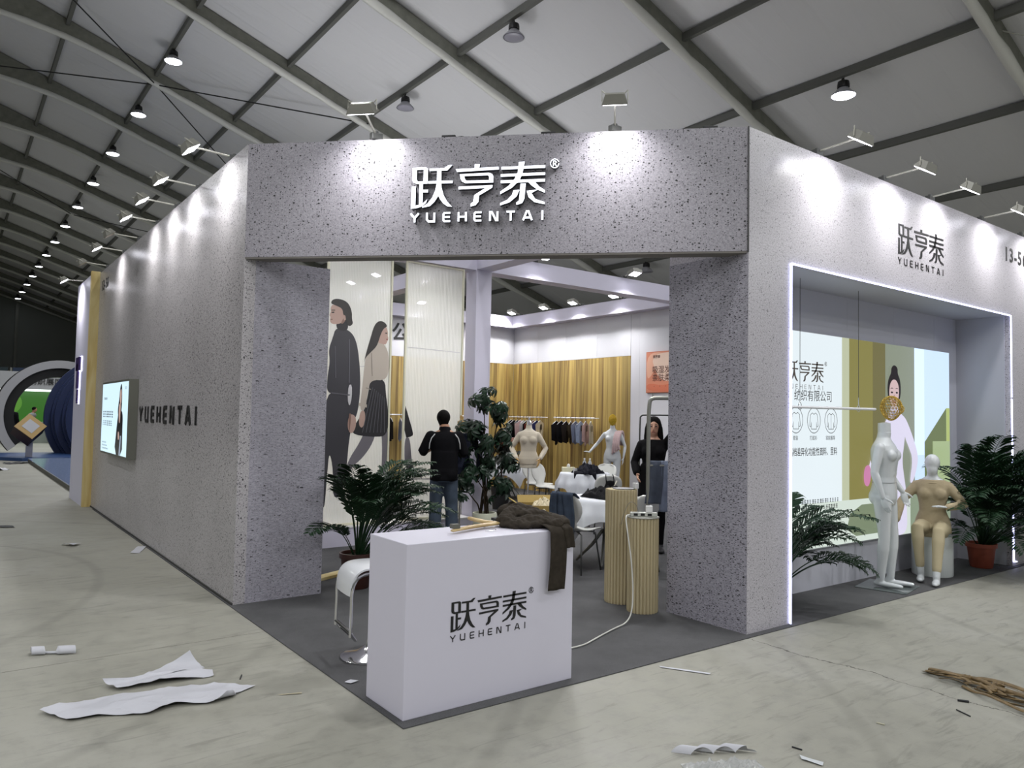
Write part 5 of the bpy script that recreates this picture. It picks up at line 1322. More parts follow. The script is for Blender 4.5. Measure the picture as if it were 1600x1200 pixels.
SCH = mat('glossy_dark_leaf', '#14291a', .4, spec=.35, noise_amt=.25, noise_scale=9, rnd=.35)
def umbrella_leaf(seed):
    rn = random.Random(seed); b = B(); n = 8
    for i in range(n):
        a = 2*pi*i/n+rn.uniform(-.15, .15); ln = rn.uniform(.085, .115); d = V((cos(a), sin(a), 0)); s_ = V((-sin(a), cos(a), 0)); w_ = .022
        P = []
        for u, wf, dz_ in ((.15, .2, .005), (.4, .85, 0), (.65, 1, -.018), (.88, .65, -.045), (1, .05, -.062)):
            c = d*ln*u+V((0, 0, dz_*1.2)); P.append((b.bm.verts.new(c+s_*w_*wf+V((0, 0, .004))), b.bm.verts.new(c-V((0, 0, .003))), b.bm.verts.new(c-s_*w_*wf+V((0, 0, .004)))))
        for k in range(4):
            for q in (0, 1): b.bm.faces.new((P[k][q], P[k][q+1], P[k+1][q+1], P[k+1][q]))
    b.tube([(0, 0, 0), (0, 0, -.05)], .003, 4)
    o = b.obj('leaf_cluster', SCH, smooth='all'); me = o.data; bpy.data.objects.remove(o); return me
UL = [umbrella_leaf(i) for i in range(3)]
tr = thing('leafy_tree', 'tall potted umbrella tree with dark glossy leaves in a white pot by the inner column', 'plant', (3.86, 4.80, .007))
B().lathe([(.135, 0), (.15, .02), (.165, .34), (.16, .35), (.145, .35), (.142, .32)], 28, cap=False).obj('pot', mat('pale_pot', '#b9bba8', .5), tr, smooth=True)
B().lathe([(.145, .32), (.001, .33)], 20, cap=False).obj('soil', SOIL, tr)
rn = random.Random(21); BARK = mat('dark_bark', '#2a221a', .8)
right = V((.8, -.6, 0)); depthd = V((.6, .8, 0))
tips = []
for dx, dz_, k in ((-.02, 1.88, 0), (.10, 1.72, 1), (-.08, 1.45, 2), (.12, 1.42, 3), (.0, 1.30, 4), (-.14, 1.5, 5), (.18, 1.05, 6), (-.12, .95, 7), (.14, .72, 8), (-.16, .70, 9), (.02, 1.05, 10)):
    e = right*dx*1.75+depthd*rn.uniform(-.14, .14)+V((0, 0, dz_)); s0 = V((rn.uniform(-.05, .05), rn.uniform(-.05, .05), .32))
    mid = s0.lerp(e, .45)+right*(rn.uniform(-.05, .05)-dx*.4); pts = smooth3([s0, s0.lerp(mid, .5)+V((0, 0, .05)), mid, mid.lerp(e, .6), e])
    B().tube(pts, [.013*(1-.6*i/len(pts)) for i in range(len(pts))], 6).obj('stem', BARK, tr, smooth='all'); tips.append((e, pts))
for e, pts in tips:
    for i in range(18):
        o = bpy.data.objects.new('leaf_cluster', UL[i % 3]); C.objects.link(o); o.parent = tr
        rr = V((rn.gauss(0, .075), rn.gauss(0, .075), rn.gauss(-.01, .065))); o.location = e+rr
        n_ = (V((rr.x, rr.y, abs(rr.z)*.4+.07))).normalized(); o.rotation_euler = n_.to_track_quat('Z', 'X').to_euler(); o.scale = (rn.uniform(.75, 1.15),)*3
cr = thing('croton_plant', 'dark bushy plant with a reddish top behind the umbrella tree', 'plant', (5.98, 7.35, .007), 0)
B().lathe([(.14, 0), (.18, .4), (.17, .4)], 24, cap=False).lathe([(.17, .38), (.001, .39)], 20, cap=False).obj('pot', BLACK(), cr, smooth=True)
B().tube([(0, 0, .38), (.02, 0, .8), (0, .02, 1.1)], .015, 6).obj('stem', BARK, cr)
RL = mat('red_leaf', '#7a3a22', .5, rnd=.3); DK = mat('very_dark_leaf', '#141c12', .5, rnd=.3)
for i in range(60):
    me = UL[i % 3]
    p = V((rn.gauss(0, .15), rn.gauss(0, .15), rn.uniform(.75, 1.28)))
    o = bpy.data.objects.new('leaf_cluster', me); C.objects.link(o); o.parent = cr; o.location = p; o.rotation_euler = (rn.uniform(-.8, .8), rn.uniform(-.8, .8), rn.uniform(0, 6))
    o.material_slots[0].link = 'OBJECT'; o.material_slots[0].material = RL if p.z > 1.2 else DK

# ------------------------------------------------------------------ furniture inside
def shell_chair(label, loc, rz, group='white shell chairs at the tables'):
    t = thing('shell_chair', label, 'chair', (loc[0], loc[1], .007), rz, group)
    prof = smooth3([(0, -.22, .432), (0, -.16, .447), (0, .02, .437), (0, .13, .445), (0, .18, .50), (0, .20, .58), (0, .225, .68), (0, .26, .78), (0, .285, .84)], 1)
    wd = lambda s: .205 if s < .3 else (.205-.10*sin((s-.3)/.25*pi/2) if s < .55 else (.105+.095*sin((s-.55)/.2*pi/2) if s < .75 else .20*math.sqrt(max(.12, 1-((s-.75)/.26)**2))))
    b = B(); n = len(prof); P = []
    for i, p in enumerate(prof):
        s = i/(n-1); w_ = wd(s)*(.82 if i == 0 else 1); row = []
        for j in range(9):
            u = j/4-1; row.append(b.bm.verts.new((u*w_, p.y-abs(u)**2*.035*(1 if s > .5 else 0), p.z+abs(u)**2.5*(.018 if s < .45 else 0))))
        P.append(row)
    for i in range(n-1):
        for j in range(8): b.bm.faces.new((P[i][j], P[i+1][j], P[i+1][j+1], P[i][j+1]))
    o = b.obj('shell', mat('shell_white', '#cfd0cc', .3), t, smooth='all'); sd = o.modifiers.new('s', 'SOLIDIFY'); sd.thickness = .012; sd.offset = 0
    for x, y in ((-1, -1), (1, -1), (-1, 1), (1, 1)):
        B().tube([(x*.10, y*.10, .425), (x*.16, y*.14, .41), (x*.20, y*.20, .0)], .0095, 8).obj('leg', DARKM(), t, smooth='all')
    B().tube([(-.1, -.1, .425), (.1, .1, .425)], .009, 6).tube([(.1, -.1, .425), (-.1, .1, .425)], .009, 6).obj('underframe', DARKM(), t)
    return t
faceto = lambda p, q_: math.atan2(q_[0]-p[0], -(q_[1]-p[1]))
TC = (4.10, 2.72); TB = (6.55, 5.75); TA = (7.2, 8.75)
CH = [((3.50, 2.55), TC, 'near white shell chair with blue-grey denim draped over its back'), ((4.04, 2.22), TC, 'white shell chair half hidden behind the tall pleated pedestal'),
      ((6.36, 6.50), TB, 'white shell chair right of the ivory dress form'), ((6.58, 7.05), TB, 'white shell chair behind the ivory dress form, partly covered by its arm'),
      ((7.22, 6.05), TB, 'white shell chair beyond the far table, in front of the standing mannequin'), ((5.70, 4.38), TB, 'white shell chair carrying a dark strapped bag, near the tall pedestal')]
chairs = [shell_chair(l, p, faceto(p, q_)) for p, q_, l in CH]
def cafe_table(label, clabel, c, r=.40, h=.735, sz=.66, seed=0, rz=.3):
    t = thing('round_table', label, 'table', (c[0], c[1], .007), rz, 'round tables under white cloths')
    B().lathe([(r, h-.02), (r, h), (.001, h+.001)], 36).obj('tabletop', mat('table_white', '#c9c9c6', .5), t, smooth=True)
    B().tube([(0, 0, .25), (0, 0, h-.02)], .028, 12).obj('column', CHROME(), t, smooth='all')
    for k in range(4):
        a = k*pi/2+.4; B().tube([(cos(a)*.03, sin(a)*.03, .36), (cos(a)*.14, sin(a)*.14, .20), (cos(a)*.32, sin(a)*.32, .012)], [.02, .018, .013], 8, round_ends=True).obj('leg', mat('star_leg', '#8d8e8a', .3, .7), t, smooth='all')
    b = B(); n = 36; P = []; R_ = r+.012
    for i in range(n+1):
        row = []
        for j in range(n+1):
            x = (i/n*2-1)*sz; y = (j/n*2-1)*sz; d = math.hypot(x, y); a = math.atan2(y, x)
            if d <= R_: p = (x, y, h+.006)
            else:
                dr = d-R_; fl_ = .035+.05*sin(a*6+seed)**2*min(1, dr*5); q_ = R_+fl_*min(1, dr*6)+.02*dr; p = (cos(a)*q_, sin(a)*q_, h+.006-dr*.97)
            row.append(b.bm.verts.new(p))
        P.append(row)
    for i in range(n):
        for j in range(n): b.bm.faces.new((P[i][j], P[i+1][j], P[i+1][j+1], P[i][j+1]))
    cl = b.obj('tablecloth', mat('white_tablecloth', '#cdd0d6', .8), smooth='all'); cl.location = (c[0], c[1], .009); cl.rotation_euler.z = rz+.5
    tag(cl, clabel, 'tablecloth', 'white tablecloths on the round tables')
    return t
cafe_table('near round table behind the denim-draped chair', 'white square cloth on the near round table with black garments on it', TC, .42, seed=1)
cafe_table('middle round table carrying bottles and a tissue box', 'white cloth on the middle round table, under the bottles', TB, .40, seed=2, rz=.9)
cafe_table('far round table behind the umbrella tree', 'pointed white cloth of the far table showing beside the umbrella tree', TA, .40, seed=3, rz=.1)

# denim over the near chair
dn = thing('denim_garment', 'blue-grey denim trousers hung over the back of the near chair', 'garment', (3.50, 2.55, .0), faceto((3.50, 2.55), TC))
DEN = mat('blue_grey_denim', '#3d4654', .85, noise_amt=.2, noise_scale=12)
for x0, x1, zb, sd in ((-.17, -.04, .34, 0), (-.05, .05, .50, 2), (.03, .12, .40, 4)):
    b = B(); P = []; K = 22
    for i in range(K+1):
        row = []; s = i/K
        for j in range(7):
            u = j/6; x = x0+(x1-x0)*u
            if s < .2: y = .20+.12*(s/.2); z = .815+.06*sin(s/.2*pi*.6)
            else: q_ = (s-.2)/.8; y = .325-.02*q_; z = .862-(.862-zb)*q_
            y += .012*sin(u*8+sd+s*3); x += .01*sin(s*8+sd)
            row.append(b.bm.verts.new((x, y, z)))
        P.append(row)
    for i in range(K):
        for j in range(6): b.bm.faces.new((P[i][j], P[i+1][j], P[i+1][j+1], P[i][j+1]))
    o = b.obj('denim_leg', DEN, dn, smooth='all'); m_ = o.modifiers.new('s', 'SOLIDIFY'); m_.thickness = .012
# black sling bag hanging in front of the second chair
bg = thing('black_bag', 'black cloth bag hanging from the near table edge between the two chairs', 'bag', (3.80, 2.28, .72), R(40))
b = B(); b.ball((0, 0, -.36), (.085, .03, .10)); b.tube([(-.06, 0, -.28), (-.045, 0, -.12), (0, 0, -.02), (.045, 0, -.12), (.06, 0, -.28)], .012, 8)
cloth(b, 'bag_body', mat('black_cloth', '#0e0e10', .85), bg, .01)
def heap(name, label, cat, loc, sx, sy, h, seed, m, part='cloth', extra=None, folds=5):
    t = thing(name, label, cat, loc); cloth_heap(part, (0, 0, 0), sx, sy, h, seed, m, t, folds=folds)
    if extra: extra(t)
    return t
BKC = mat('black_cloth', '#0e0e10', .85)
def tan(t): B().tube(smooth3([(.02, -.14, .02), (.04, -.05, .075), (.02, .05, .06), (.05, .12, .02)]), .02, 8, flat=(.4, 1.5)).obj('tan_strap', mat('tan_leather', '#b08a4e', .5), t, smooth='all')
heap('black_garment', 'black garments with a tan strap piled on the near table', 'garment', (4.12, 2.70, .752), .27, .2, .13, 4, BKC, extra=tan)
heap('dark_garment', 'dark navy garment draped over the front of the middle table', 'garment', (6.46, 5.58, .752), .2, .2, .16, 9, mat('dark_navy_cloth', '#15151d', .8))
o = hangstrip('dark_cloth_drop', -.18, .18, -.30, 0, -.38, mat('dark_navy_cloth', '#15151d', .8), None, lean=0, ext=.25, n=10)
o.location = (6.50, 5.68, .765); o.rotation_euler.z = R(-44); tag(o, 'dark navy cloth hanging down the front of the middle table cloth', 'garment')
tb = thing('tissue_box', 'pale tissue box with a tissue sticking up on the middle table', 'tissue box', (6.42, 6.02, .745), R(-35))
B().box((-.11, -.06, 0), (.11, .06, .08), .004).obj('box_body', mat('tissue_card', '#c7c3a6', .6), tb); b = B(); b.ball((0, 0, .10), (.03, .02, .04), 8); b.obj('tissue', mat('tissue_white', '#dadada', .8), tb)
for k, (x, y) in enumerate(((6.70, 5.93), (6.76, 5.86))):
    bt = thing('water_bottle', 'clear water bottle with a white cap on the middle table, %s of the two' % ('left' if k == 0 else 'right'), 'bottle', (x, y, .745), 0, 'water bottles on the middle table')
    B().lathe([(.028, 0), (.032, .01), (.032, .15), (.026, .175), (.013, .20), (.013, .21)], 20).obj('bottle_body', mat('clear_plastic', '#d7dbe2', .15, trans=.5), bt, smooth=True)
    B().lathe([(.0325, .05), (.0325, .11)], 20, cap=False).obj('label_band', mat('label_white', '#cfcfd8', .5), bt); B().lathe([(.016, .208), (.016, .232), (.001, .233)], 14).obj('cap', mat('cap_white', '#e0e0e0', .4), bt, smooth=True)
wc = thing('white_cup', 'small white paper cup on the middle table edge', 'cup', (6.25, 5.66, .745)); B().lathe([(.025, 0), (.036, .085), (.033, .085), (.024, .008)], 20, cap=False).lathe([(.024, .006), (.001, .006)], 16, cap=False).obj('cup_body', mat('cup_paper', '#d9d9db', .5), wc, smooth=True)
# strapped bag on the sixth chair
sb = thing('strapped_bag', 'dark bag with pale straps hung over a white chair back', 'bag', (5.70, 4.38, 0), faceto((5.70, 4.38), TB))
b = B(); b.ball((0, .33, .62), (.10, .05, .17)); b.tube([(-.06, .33, .76), (-.05, .26, .87), (-.04, .2, .80)], .012, 6); b.tube([(.06, .33, .76), (.05, .26, .87), (.04, .2, .80)], .012, 6)
cloth(b, 'bag_body', BKC, sb, .012); B().tube([(-.09, .36, .78), (0, .38, .60), (.08, .36, .46)], .012, 6).obj('pale_strap', mat('strap_pale', '#a9a597', .7), sb, smooth='all')
# cartons behind the counter
CARD = mat('cardboard', '#97824f', .8, noise_amt=.06)
c1 = thing('cardboard_box', 'closed brown carton standing under the open one', 'box', (3.47, 3.16, .007), R(-30)); B().box((-.24, -.18, 0), (.24, .18, .38)).obj('box_body', CARD, c1)
c2 = thing('cardboard_box', 'open brown carton with a raised flap and pale cloth, behind the counter', 'box', (3.47, 3.16, .388), R(-30))
b = B()
for lo, hi in (((-.23, -.17, 0), (.23, -.163, .27)), ((-.23, .163, 0), (.23, .17, .27)), ((-.23, -.17, 0), (-.223, .17, .27)), ((.223, -.17, 0), (.23, .17, .27)), ((-.23, -.17, 0), (.23, .17, .008))): b.box(lo, hi)
b.obj('box_body', CARD, c2)
for M_ in (Matrix.Translation((-.02, .17, .27)) @ Matrix.Rotation(R(-50), 4, 'X') @ Matrix.Translation((0, .0, .06)), Matrix.Translation((-.23, 0, .27)) @ Matrix.Rotation(R(-60), 4, 'Y') @ Matrix.Translation((0, 0, .06))): B().mbox((.40, .006, .12) if M_[0][0] > .9 else (.006, .32, .12), M_).obj('flap', CARD, c2)
heap('pale_cloth', 'pale cream cloth stuffed in the open carton', 'cloth', (3.55, 3.12, .60), .16, .12, .12, 12, mat('cream_cloth', '#b8ae94', .85))
ob = thing('dark_cloth', 'dark cloth bundle behind the counter, left of the open carton', 'cloth', (3.18, 3.36, .50)); b = B(); b.ball((0, 0, .06), (.14, .12, .10)); b.ball((.05, -.03, .12), (.09, .08, .07)); cloth(b, 'bundle', mat('brown_jersey', '#3d382f', .85), ob, .012)
stn = thing('low_stand', 'small dark stand under the dark cloth bundle', 'stand', (3.18, 3.36, .007)); B().box((-.15, -.12, .46), (.15, .12, .49)).obj('top', DARKM(), stn)
for x, y in ((-.13, -.1), (.13, -.1), (-.13, .1), (.13, .1)): B().tube([(x, y, 0), (x, y, .46)], .01, 6).obj('leg', DARKM(), stn)

# pleated paper pedestals
PLT = mat('pleated_paper', '#b5a888', .75)
def pedestal(label, loc, r, h, n, topm=None):
    t = thing('pleated_pedestal', label, 'pedestal', (loc[0], loc[1], .007), .2, 'pleated paper pedestals')
    b = B(); N_ = n*4; rings = []
    for z in (0, .02, h*.5, h-.02, h):
        ring_ = []
        for j in range(N_):
            k = j % 4; f_ = (1.0, .985, .90, .985)[k]; rr = r*f_*(1.0 if 0 < z < h else .985); a = 2*pi*(j+(.3*sin(j*1.7)))/N_; ring_.append(b.bm.verts.new((rr*cos(a), rr*sin(a), z)))
        rings.append(ring_)
    for i in range(4):
        for j in range(N_): b.bm.faces.new((rings[i][j], rings[i][(j+1) % N_], rings[i+1][(j+1) % N_], rings[i+1][j]))
    b.bm.faces.new(rings[-1]); b.bm.faces.new(rings[0][::-1])
    b.obj('pleated_body', PLT, t)
    if topm: B().lathe([(r*1.02, h), (r*1.02, h+.008), (.001, h+.009)], 36).obj('top_board', topm, t, smooth=True)
    return t
pedestal('short pleated paper pedestal with the power strip on top, by the right column', (2.845, .95), .135, .80, 26, mat('grey_board', '#93938c', .6))
pedestal('tall pleated paper pedestal behind the short one', (2.93, 1.30), .145, 1.01, 28)
ph_ = thing('dark_plate', 'flat dark plate lying on the tall pleated pedestal', 'plate', (2.95, 1.29, 1.018)); B().lathe([(.10, 0), (.105, .006), (.001, .004)], 28).obj('plate_body', BLACK(), ph_, smooth=True)
pa = thing('white_packet', 'small white packet on the tall pleated pedestal beside the plate', 'packet', (3.01, 1.20, 1.026)); B().box((-.02, -.02, 0), (.02, .02, .05), .003).obj('packet_body', mat('packet_white', '#d8d8d8', .6), pa)
ps = thing('power_strip', 'grey-white power strip on the short pleated pedestal', 'power strip', (2.83, .93, .817), R(-38)); B().box((-.115, -.028, 0), (.115, .028, .036), .005).obj('strip_body', mat('strip_grey', '#b4b6b0', .5), ps)
for k in range(3): B().box((-.09+.06*k, -.0295, .008), (-.055+.06*k, -.028, .028)).obj('socket', BLACK(), ps)
ad = thing('plug_adapter', 'white plug adapter standing on the power strip', 'adapter', (2.865, .90, .854), R(-38)); B().box((-.028, -.022, 0), (.028, .022, .055), .004).obj('adapter_body', mat('adapter_white', '#dcdcdc', .4), ad)
cbm = mat('white_cable', '#c9c9c2', .5)
co = B().tube(smooth3([(2.74, 1.0, .83), (2.68, 1.0, .83), (2.63, .93, .72), (2.62, .86, .45), (2.56, .78, .15), (2.45, .72, .02), (2.21, .66, .015), (1.95, .56, .015), (1.7, .46, .015), (1.45, .50, .015)], 3), .006, 6).obj('power_cable', cbm, smooth='all'); tag(co, 'white cable running from the power strip over the carpet to the counter', 'cable')
c3 = B().tube(smooth3([(2.80, 1.17, .72), (2.81, 1.15, .82), (2.86, 1.13, .93), (2.94, 1.12, .90), (2.98, 1.13, .80)], 3), .0025, 5).obj('thin_cable', mat('grey_cable', '#77776f', .5), smooth='all'); tag(c3, 'thin grey cable looped against the tall pleated pedestal', 'cable')

# garment racks
RK = mat('brushed_rack', '#8b8c84', .35, .6)
rk = thing('garment_rack', 'tall steel garment rack beside the right column, in front of the woman', 'rack', (3.84, 1.82, .007), R(-40))
B().tube(smooth3([(0, 0, 0), (0, 0, 1.4), (0, 0, 1.82), (.03, 0, 1.87), (.12, 0, 1.875), (1.1, 0, 1.875), (1.17, 0, 1.86), (1.18, 0, 1.8), (1.18, 0, 0)], 2), .021, 10).obj('frame_tube', RK, rk, smooth='all')
B().tube([(0, 0, 1.17), (1.18, 0, 1.17)], .012, 8).obj('mid_rail', RK, rk); B().tube([(0, -.2, .02), (0, .2, .02)], .018, 8).obj('foot', RK, rk); B().tube([(1.18, -.2, .02), (1.18, .2, .02)], .018, 8).obj('foot', RK, rk); B().tube([(.04, 0, 1.87), (.04, 0, 1.92)], .006, 6).obj('pin', RK, rk)
r2 = thing('garment_rack', 'thin black-framed garment rack behind the woman', 'rack', (5.52, 3.54, .007), R(-40))
B().tube(smooth3([(0, 0, 0), (0, 0, 1.66), (.02, 0, 1.70), (.06, 0, 1.71), (1.2, 0, 1.71), (1.24, 0, 1.69), (1.25, 0, 1.65), (1.25, 0, 0)], 2), .011, 8).obj('frame_tube', mat('rack_dark', '#595a58', .4, .5), r2, smooth='all')
for x in (0, 1.25): B().tube([(x, -.2, .012), (x, .2, .012)], .011, 8).obj('foot', mat('rack_dark', '#595a58', .4, .5), r2)
for k, (cl_, lb_) in enumerate((('#4a505c', 'grey-blue cloth hanging on the steel rack, nearest its post'), ('#6b7385', 'pale blue cloth hanging on the steel rack'), ('#2a2a2e', 'black cloth hanging on the steel rack between pale ones'), ('#a59f92', 'cream cloth hanging on the steel rack by the column'))):
    o = hangstrip('hanging_cloth', -.06, .10, 0, 0, (-.42, -.50, -.44, -.30)[k], mat('rack_cloth_%d' % k, cl_, .85, noise_amt=.2), None, lean=.05*(k-1.5), amp=.012, ext=.04, seed=k)
    a = R(-40); d_ = .06+.13*k; o.location = (3.84+cos(a)*d_+.0, 1.82+sin(a)*d_, 1.195); o.rotation_euler.z = a; tag(o, lb_, 'garment', 'cloths hanging on the steel rack')

# clothes rails on the wood wall
def rail(name_label, p0, p1, wall):
    t = thing('wall_rail', name_label, 'rail', p0, 0); d = V(p1)-V(p0)
    B().tube([(0, 0, 0), d], .012, 8, round_ends=True).obj('rail_tube', mat('white_enamel', '#d9dade', .3), t, smooth='all')
    for s in (.12, .88): B().tube([d*s, d*s+V(wall)], .008, 6).obj('bracket', mat('white_enamel', '#d9dade', .3), t)
rail('white rail on the wood wall behind the ivory dress form', (8.38, 9.15, 1.66), (8.38, 10.35, 1.66), (.275, 0, 0))
rail('white rail on the wood wall left of the yellow-headed mannequin', (8.38, 7.5, 1.66), (8.38, 8.75, 1.66), (.275, 0, 0))
rail('white rail on the back wall seen between the two ribbed panels', (5.2, 10.3, 1.66), (7.7, 10.3, 1.66), (0, .285, 0))
def swatch(label, loc, rz, col, seed, group):
    t = thing('hanging_swatch', label, 'fabric', loc, rz, group)
    B().tube([(0, 0, .0), (.012, 0, .016), (0, 0, .026), (-.014, 0, .012), (-.012, 0, -.012), (0, 0, -.03), (0, 0, -.07)], .004, 5).obj('hook', BLACK(), t)
    B().tube([(-.16, 0, -.15), (0, 0, -.07), (.16, 0, -.15)], .006, 6).obj('hanger_bar', mat('hanger_clear', '#b9bcc2', .2), t)
    rn = random.Random(seed); b = B(); P = []; K = 12; lens = [.33+rn.uniform(-.03, .06), .40, .47+rn.uniform(-.04, .06), .40, .33+rn.uniform(-.04, .08)]
    for j in range(K+1):
        u = j/K; x = (u*2-1)*.2; zt = -.075-abs(x)*.45; q_ = u*4; k = min(3, int(q_)); f_ = q_-k; ln = lens[k]*(1-f_)+lens[k+1]*f_
        if j == 0 or j == K: x *= 1.05
        col_ = []
        for i in range(9):
            s = i/8; col_.append(b.bm.verts.new((x*(1-.25*s), .02*sin(u*15+seed)*s+.012*sin(u*7+seed*2), zt-ln*s)))
        P.append(col_)
    for j in range(K):
        for i in range(8): b.bm.faces.new((P[j][i], P[j+1][i], P[j+1][i+1], P[j][i+1]))
    b.obj('fabric', mat('fabric_'+col.strip('#'), col, .85, noise_amt=.08, noise_scale=20), t, smooth='all')
    B().box((-.03, -.03, -.28), (.03, -.026, -.16)).obj('tag', BLACK(), t)
    return t
words = {'#17161a': 'black', '#2a2421': 'near-black brown', '#453c2e': 'olive brown', '#7a7f92': 'grey-blue', '#8d9cb4': 'pale blue', '#a98f8f': 'dusty pink', '#b2a791': 'beige', '#b3adad': 'off-white', '#5c2620': 'dark red', '#8a5a5a': 'rose', '#2e2f57': 'indigo', '#b9b2a2': 'cream'}
on = ['first', 'second', 'third', 'fourth', 'fifth', 'sixth', 'seventh', 'eighth', 'ninth', 'tenth', 'eleventh', 'twelfth']
def row(cols, f_, rz, place, grp):
    for i, c_ in enumerate(cols):
        swatch('%s fabric swatch, %s from the left on the %s' % (words[c_], on[i], place), f_(i), rz+random.uniform(-.2, .2), c_, i+len(cols), grp)
row(['#17161a', '#17161a', '#2a2421', '#a98f8f', '#b3adad', '#17161a', '#5c2620', '#8a5a5a', '#2e2f57', '#b2a791'], lambda i: (8.38, 10.28-.118*i, 1.668), R(25), 'left wood wall rail', 'fabric swatches on the left wood wall rail')
row(['#17161a', '#17161a', '#2a2421', '#453c2e', '#7a7f92', '#8d9cb4', '#a98f8f', '#b9b2a2'], lambda i: (8.38, 8.66-.152*i, 1.668), R(25), 'right wood wall rail', 'fabric swatches on the right wood wall rail')
row(['#17161a', '#7a7f92', '#a98f8f', '#17161a', '#17161a', '#b3adad', '#2a2421', '#453c2e', '#5c2620', '#2a2421', '#8a5a5a'], lambda i: (5.3+.225*i, 10.3, 1.668), R(75), 'back wall rail', 'fabric swatches on the back wall rail')

# orange poster on the white inner wall
po = thing('orange_poster', 'orange and cream poster with Chinese slogans on the white inner wall', 'poster', (8.66, 6.34, 2.16))
B().box((-.03, -1.0, 0), (0, 0, .78), .003).obj('poster_board', mat('poster_edge', '#b45a3c', .5), po)
FP = frame((-.0315, 0, 0), (0, -1, 0), (0, 0, 1))
def lp(name, pts, col, layer, it=2): b = B(); b.poly(smoothpts(pts, it) if it else pts, FP, .0006, .0008*layer); b.obj(name, mat('poster_'+col.strip('#'), col, .45), po)
lp('poster_print', rect(.01, .01, .99, .77), '#cc8266', 0, 0); lp('poster_print', [(.02, .76), (.5, .76), (.3, .55), (.12, .3), (.02, .26)], '#d9a58c', 1); lp('poster_print', [(.12, .74), (.9, .76), (.96, .3), (.5, .18), (.25, .35)], '#dfc4b2', 2); lp('poster_print', [(.02, .2), (.5, .12), (.98, .3), (.98, .02), (.02, .02)], '#c96f52', 3)
PI_ = mat('poster_brown_ink', '#5a3226', .6)
def pt(bod, s, x, z): text_obj('printed_text', bod, s, (FP[0]+FP[1]*x+V((-.0042, 0, z)), FP[1], FP[2], FP[3]), PI_, po, .0004, weight=.001)
pt('吸湿发热', .15, .16, .38); pt('亲肤柔软', .15, .16, .23); pt('跃亨泰', .06, .18, .66)
for k in range(3): pt('·', .1, .2+.14*k, .09)

# wood plank behind the entrance column
wp = thing('wood_plank_loose', 'loose brown wooden plank on the carpet behind the entrance column', 'plank', (1.45, 3.75, .007), R(25)); B().box((-.6, -.06, 0), (.6, .06, .03), .003).obj('plank_body', PINE, wp)

# ------------------------------------------------------------------ litter on the concrete
PAP = mat('white_vinyl_offcut', '#b9bac1', .5)
def sheet_scrap(name, label, pts, amp, seed, m=PAP, curl=None, cat='scrap', base=.004, sub=5):
    b = B(); b.poly(pts, (V((0, 0, 0)), V((1, 0, 0)), V((0, 1, 0)), V((0, 0, 1))))
    for _ in range(sub): bmesh.ops.subdivide_edges(b.bm, edges=[e for e in b.bm.edges if e.calc_length() > .035], cuts=1, use_grid_fill=True)
    bmesh.ops.triangulate(b.bm, faces=b.bm.faces)
    cx = sum(p[0] for p in pts)/len(pts); cy = sum(p[1] for p in pts)/len(pts)
    for v in b.bm.verts:
        n_ = noise.noise(V((v.co.x*4, v.co.y*4, seed*3.7))); z = base+amp*max(0, n_+.25)+amp*.9*max(0, .28-abs(noise.noise(V((v.co.x*7+v.co.y*3, v.co.y*9-v.co.x*2, seed*1.3)))))
        if curl:
            for (px, py, dx, dy, r_) in curl:   # lift beyond a line through p with direction d
                d_ = (v.co.x-px)*dx+(v.co.y-py)*dy
                if d_ > 0:
                    a = min(d_/r_, 2.4); v.co.x += dx*(r_*sin(a)-d_); v.co.y += dy*(r_*sin(a)-d_); z += r_*(1-cos(a))
        v.co.z = z; v.co.x -= cx; v.co.y -= cy
    o = b.obj(name, m, smooth='all'); o.location = (cx, cy, 0); tag(o, label, cat); return o
sheet_scrap('vinyl_scrap', 'large crumpled white vinyl offcut on the concrete at lower left', [(-1.55, 1.23), (-1.43, 1.01), (-1.30, 1.0), (-1.22, .96), (-1.07, .88), (-.93, .93), (-.78, .86), (-.62, .84), (-.60, .92), (-.46, .99), (-.62, 1.10), (-.80, 1.22), (-1.0, 1.22), (-1.22, 1.27), (-1.4, 1.27)], .035, 1, curl=[(-.70, .88, .25, -.97, .02), (-1.42, 1.03, -.5, -.86, .04)])
sheet_scrap('vinyl_scrap', 'long narrow white vinyl strip curling over the large offcut', [(-1.21, 1.50), (-1.15, 1.36), (-.85, 1.33), (-.62, 1.30), (-.60, 1.40), (-.86, 1.48)], .03, 2, curl=[(-.9, 1.45, 0, 1, .04)])
sheet_scrap('vinyl_scrap', 'white vinyl tongue raised behind the large offcut', [(-1.0, 1.52), (-.88, 1.42), (-.62, 1.50), (-.66, 1.70), (-.80, 1.66), (-.88, 1.60)], .035, 5, curl=[(-.8, 1.62, .4, .9, .10)])
b = B(); P = []
for i in range(26):
    s = i/25; x = -1.50+.24*s+.01*sin(s*9); r_ = .035 if s < .3 or s > .62 else .01; row_ = []
    for j in range(9): a = j/8*pi*1.3-.3; row_.append(b.bm.verts.new((x, 2.41-.12*s+r_*cos(a)*1.2, .006+max(0, r_*(sin(a)+.3)))))
    P.append(row_)
for i in range(25):
    for j in range(8): b.bm.faces.new((P[i][j], P[i+1][j], P[i+1][j+1], P[i][j+1]))
tag(b.obj('curled_paper', PAP, smooth='all'), 'curled white paper strip near the floor joint at left', 'scrap')
sheet_scrap('paper_scrap', 'small white paper lying against the foot of the left wall', [(-.26, 6.02), (-.18, 5.95), (-.03, 6.35), (-.10, 6.45)], .01, 3)
sheet_scrap('paper_scrap', 'tiny torn white paper scrap far up the left aisle', [(-.86, 7.0), (-.74, 6.8), (-.64, 6.95), (-.75, 7.02)], .03, 4)
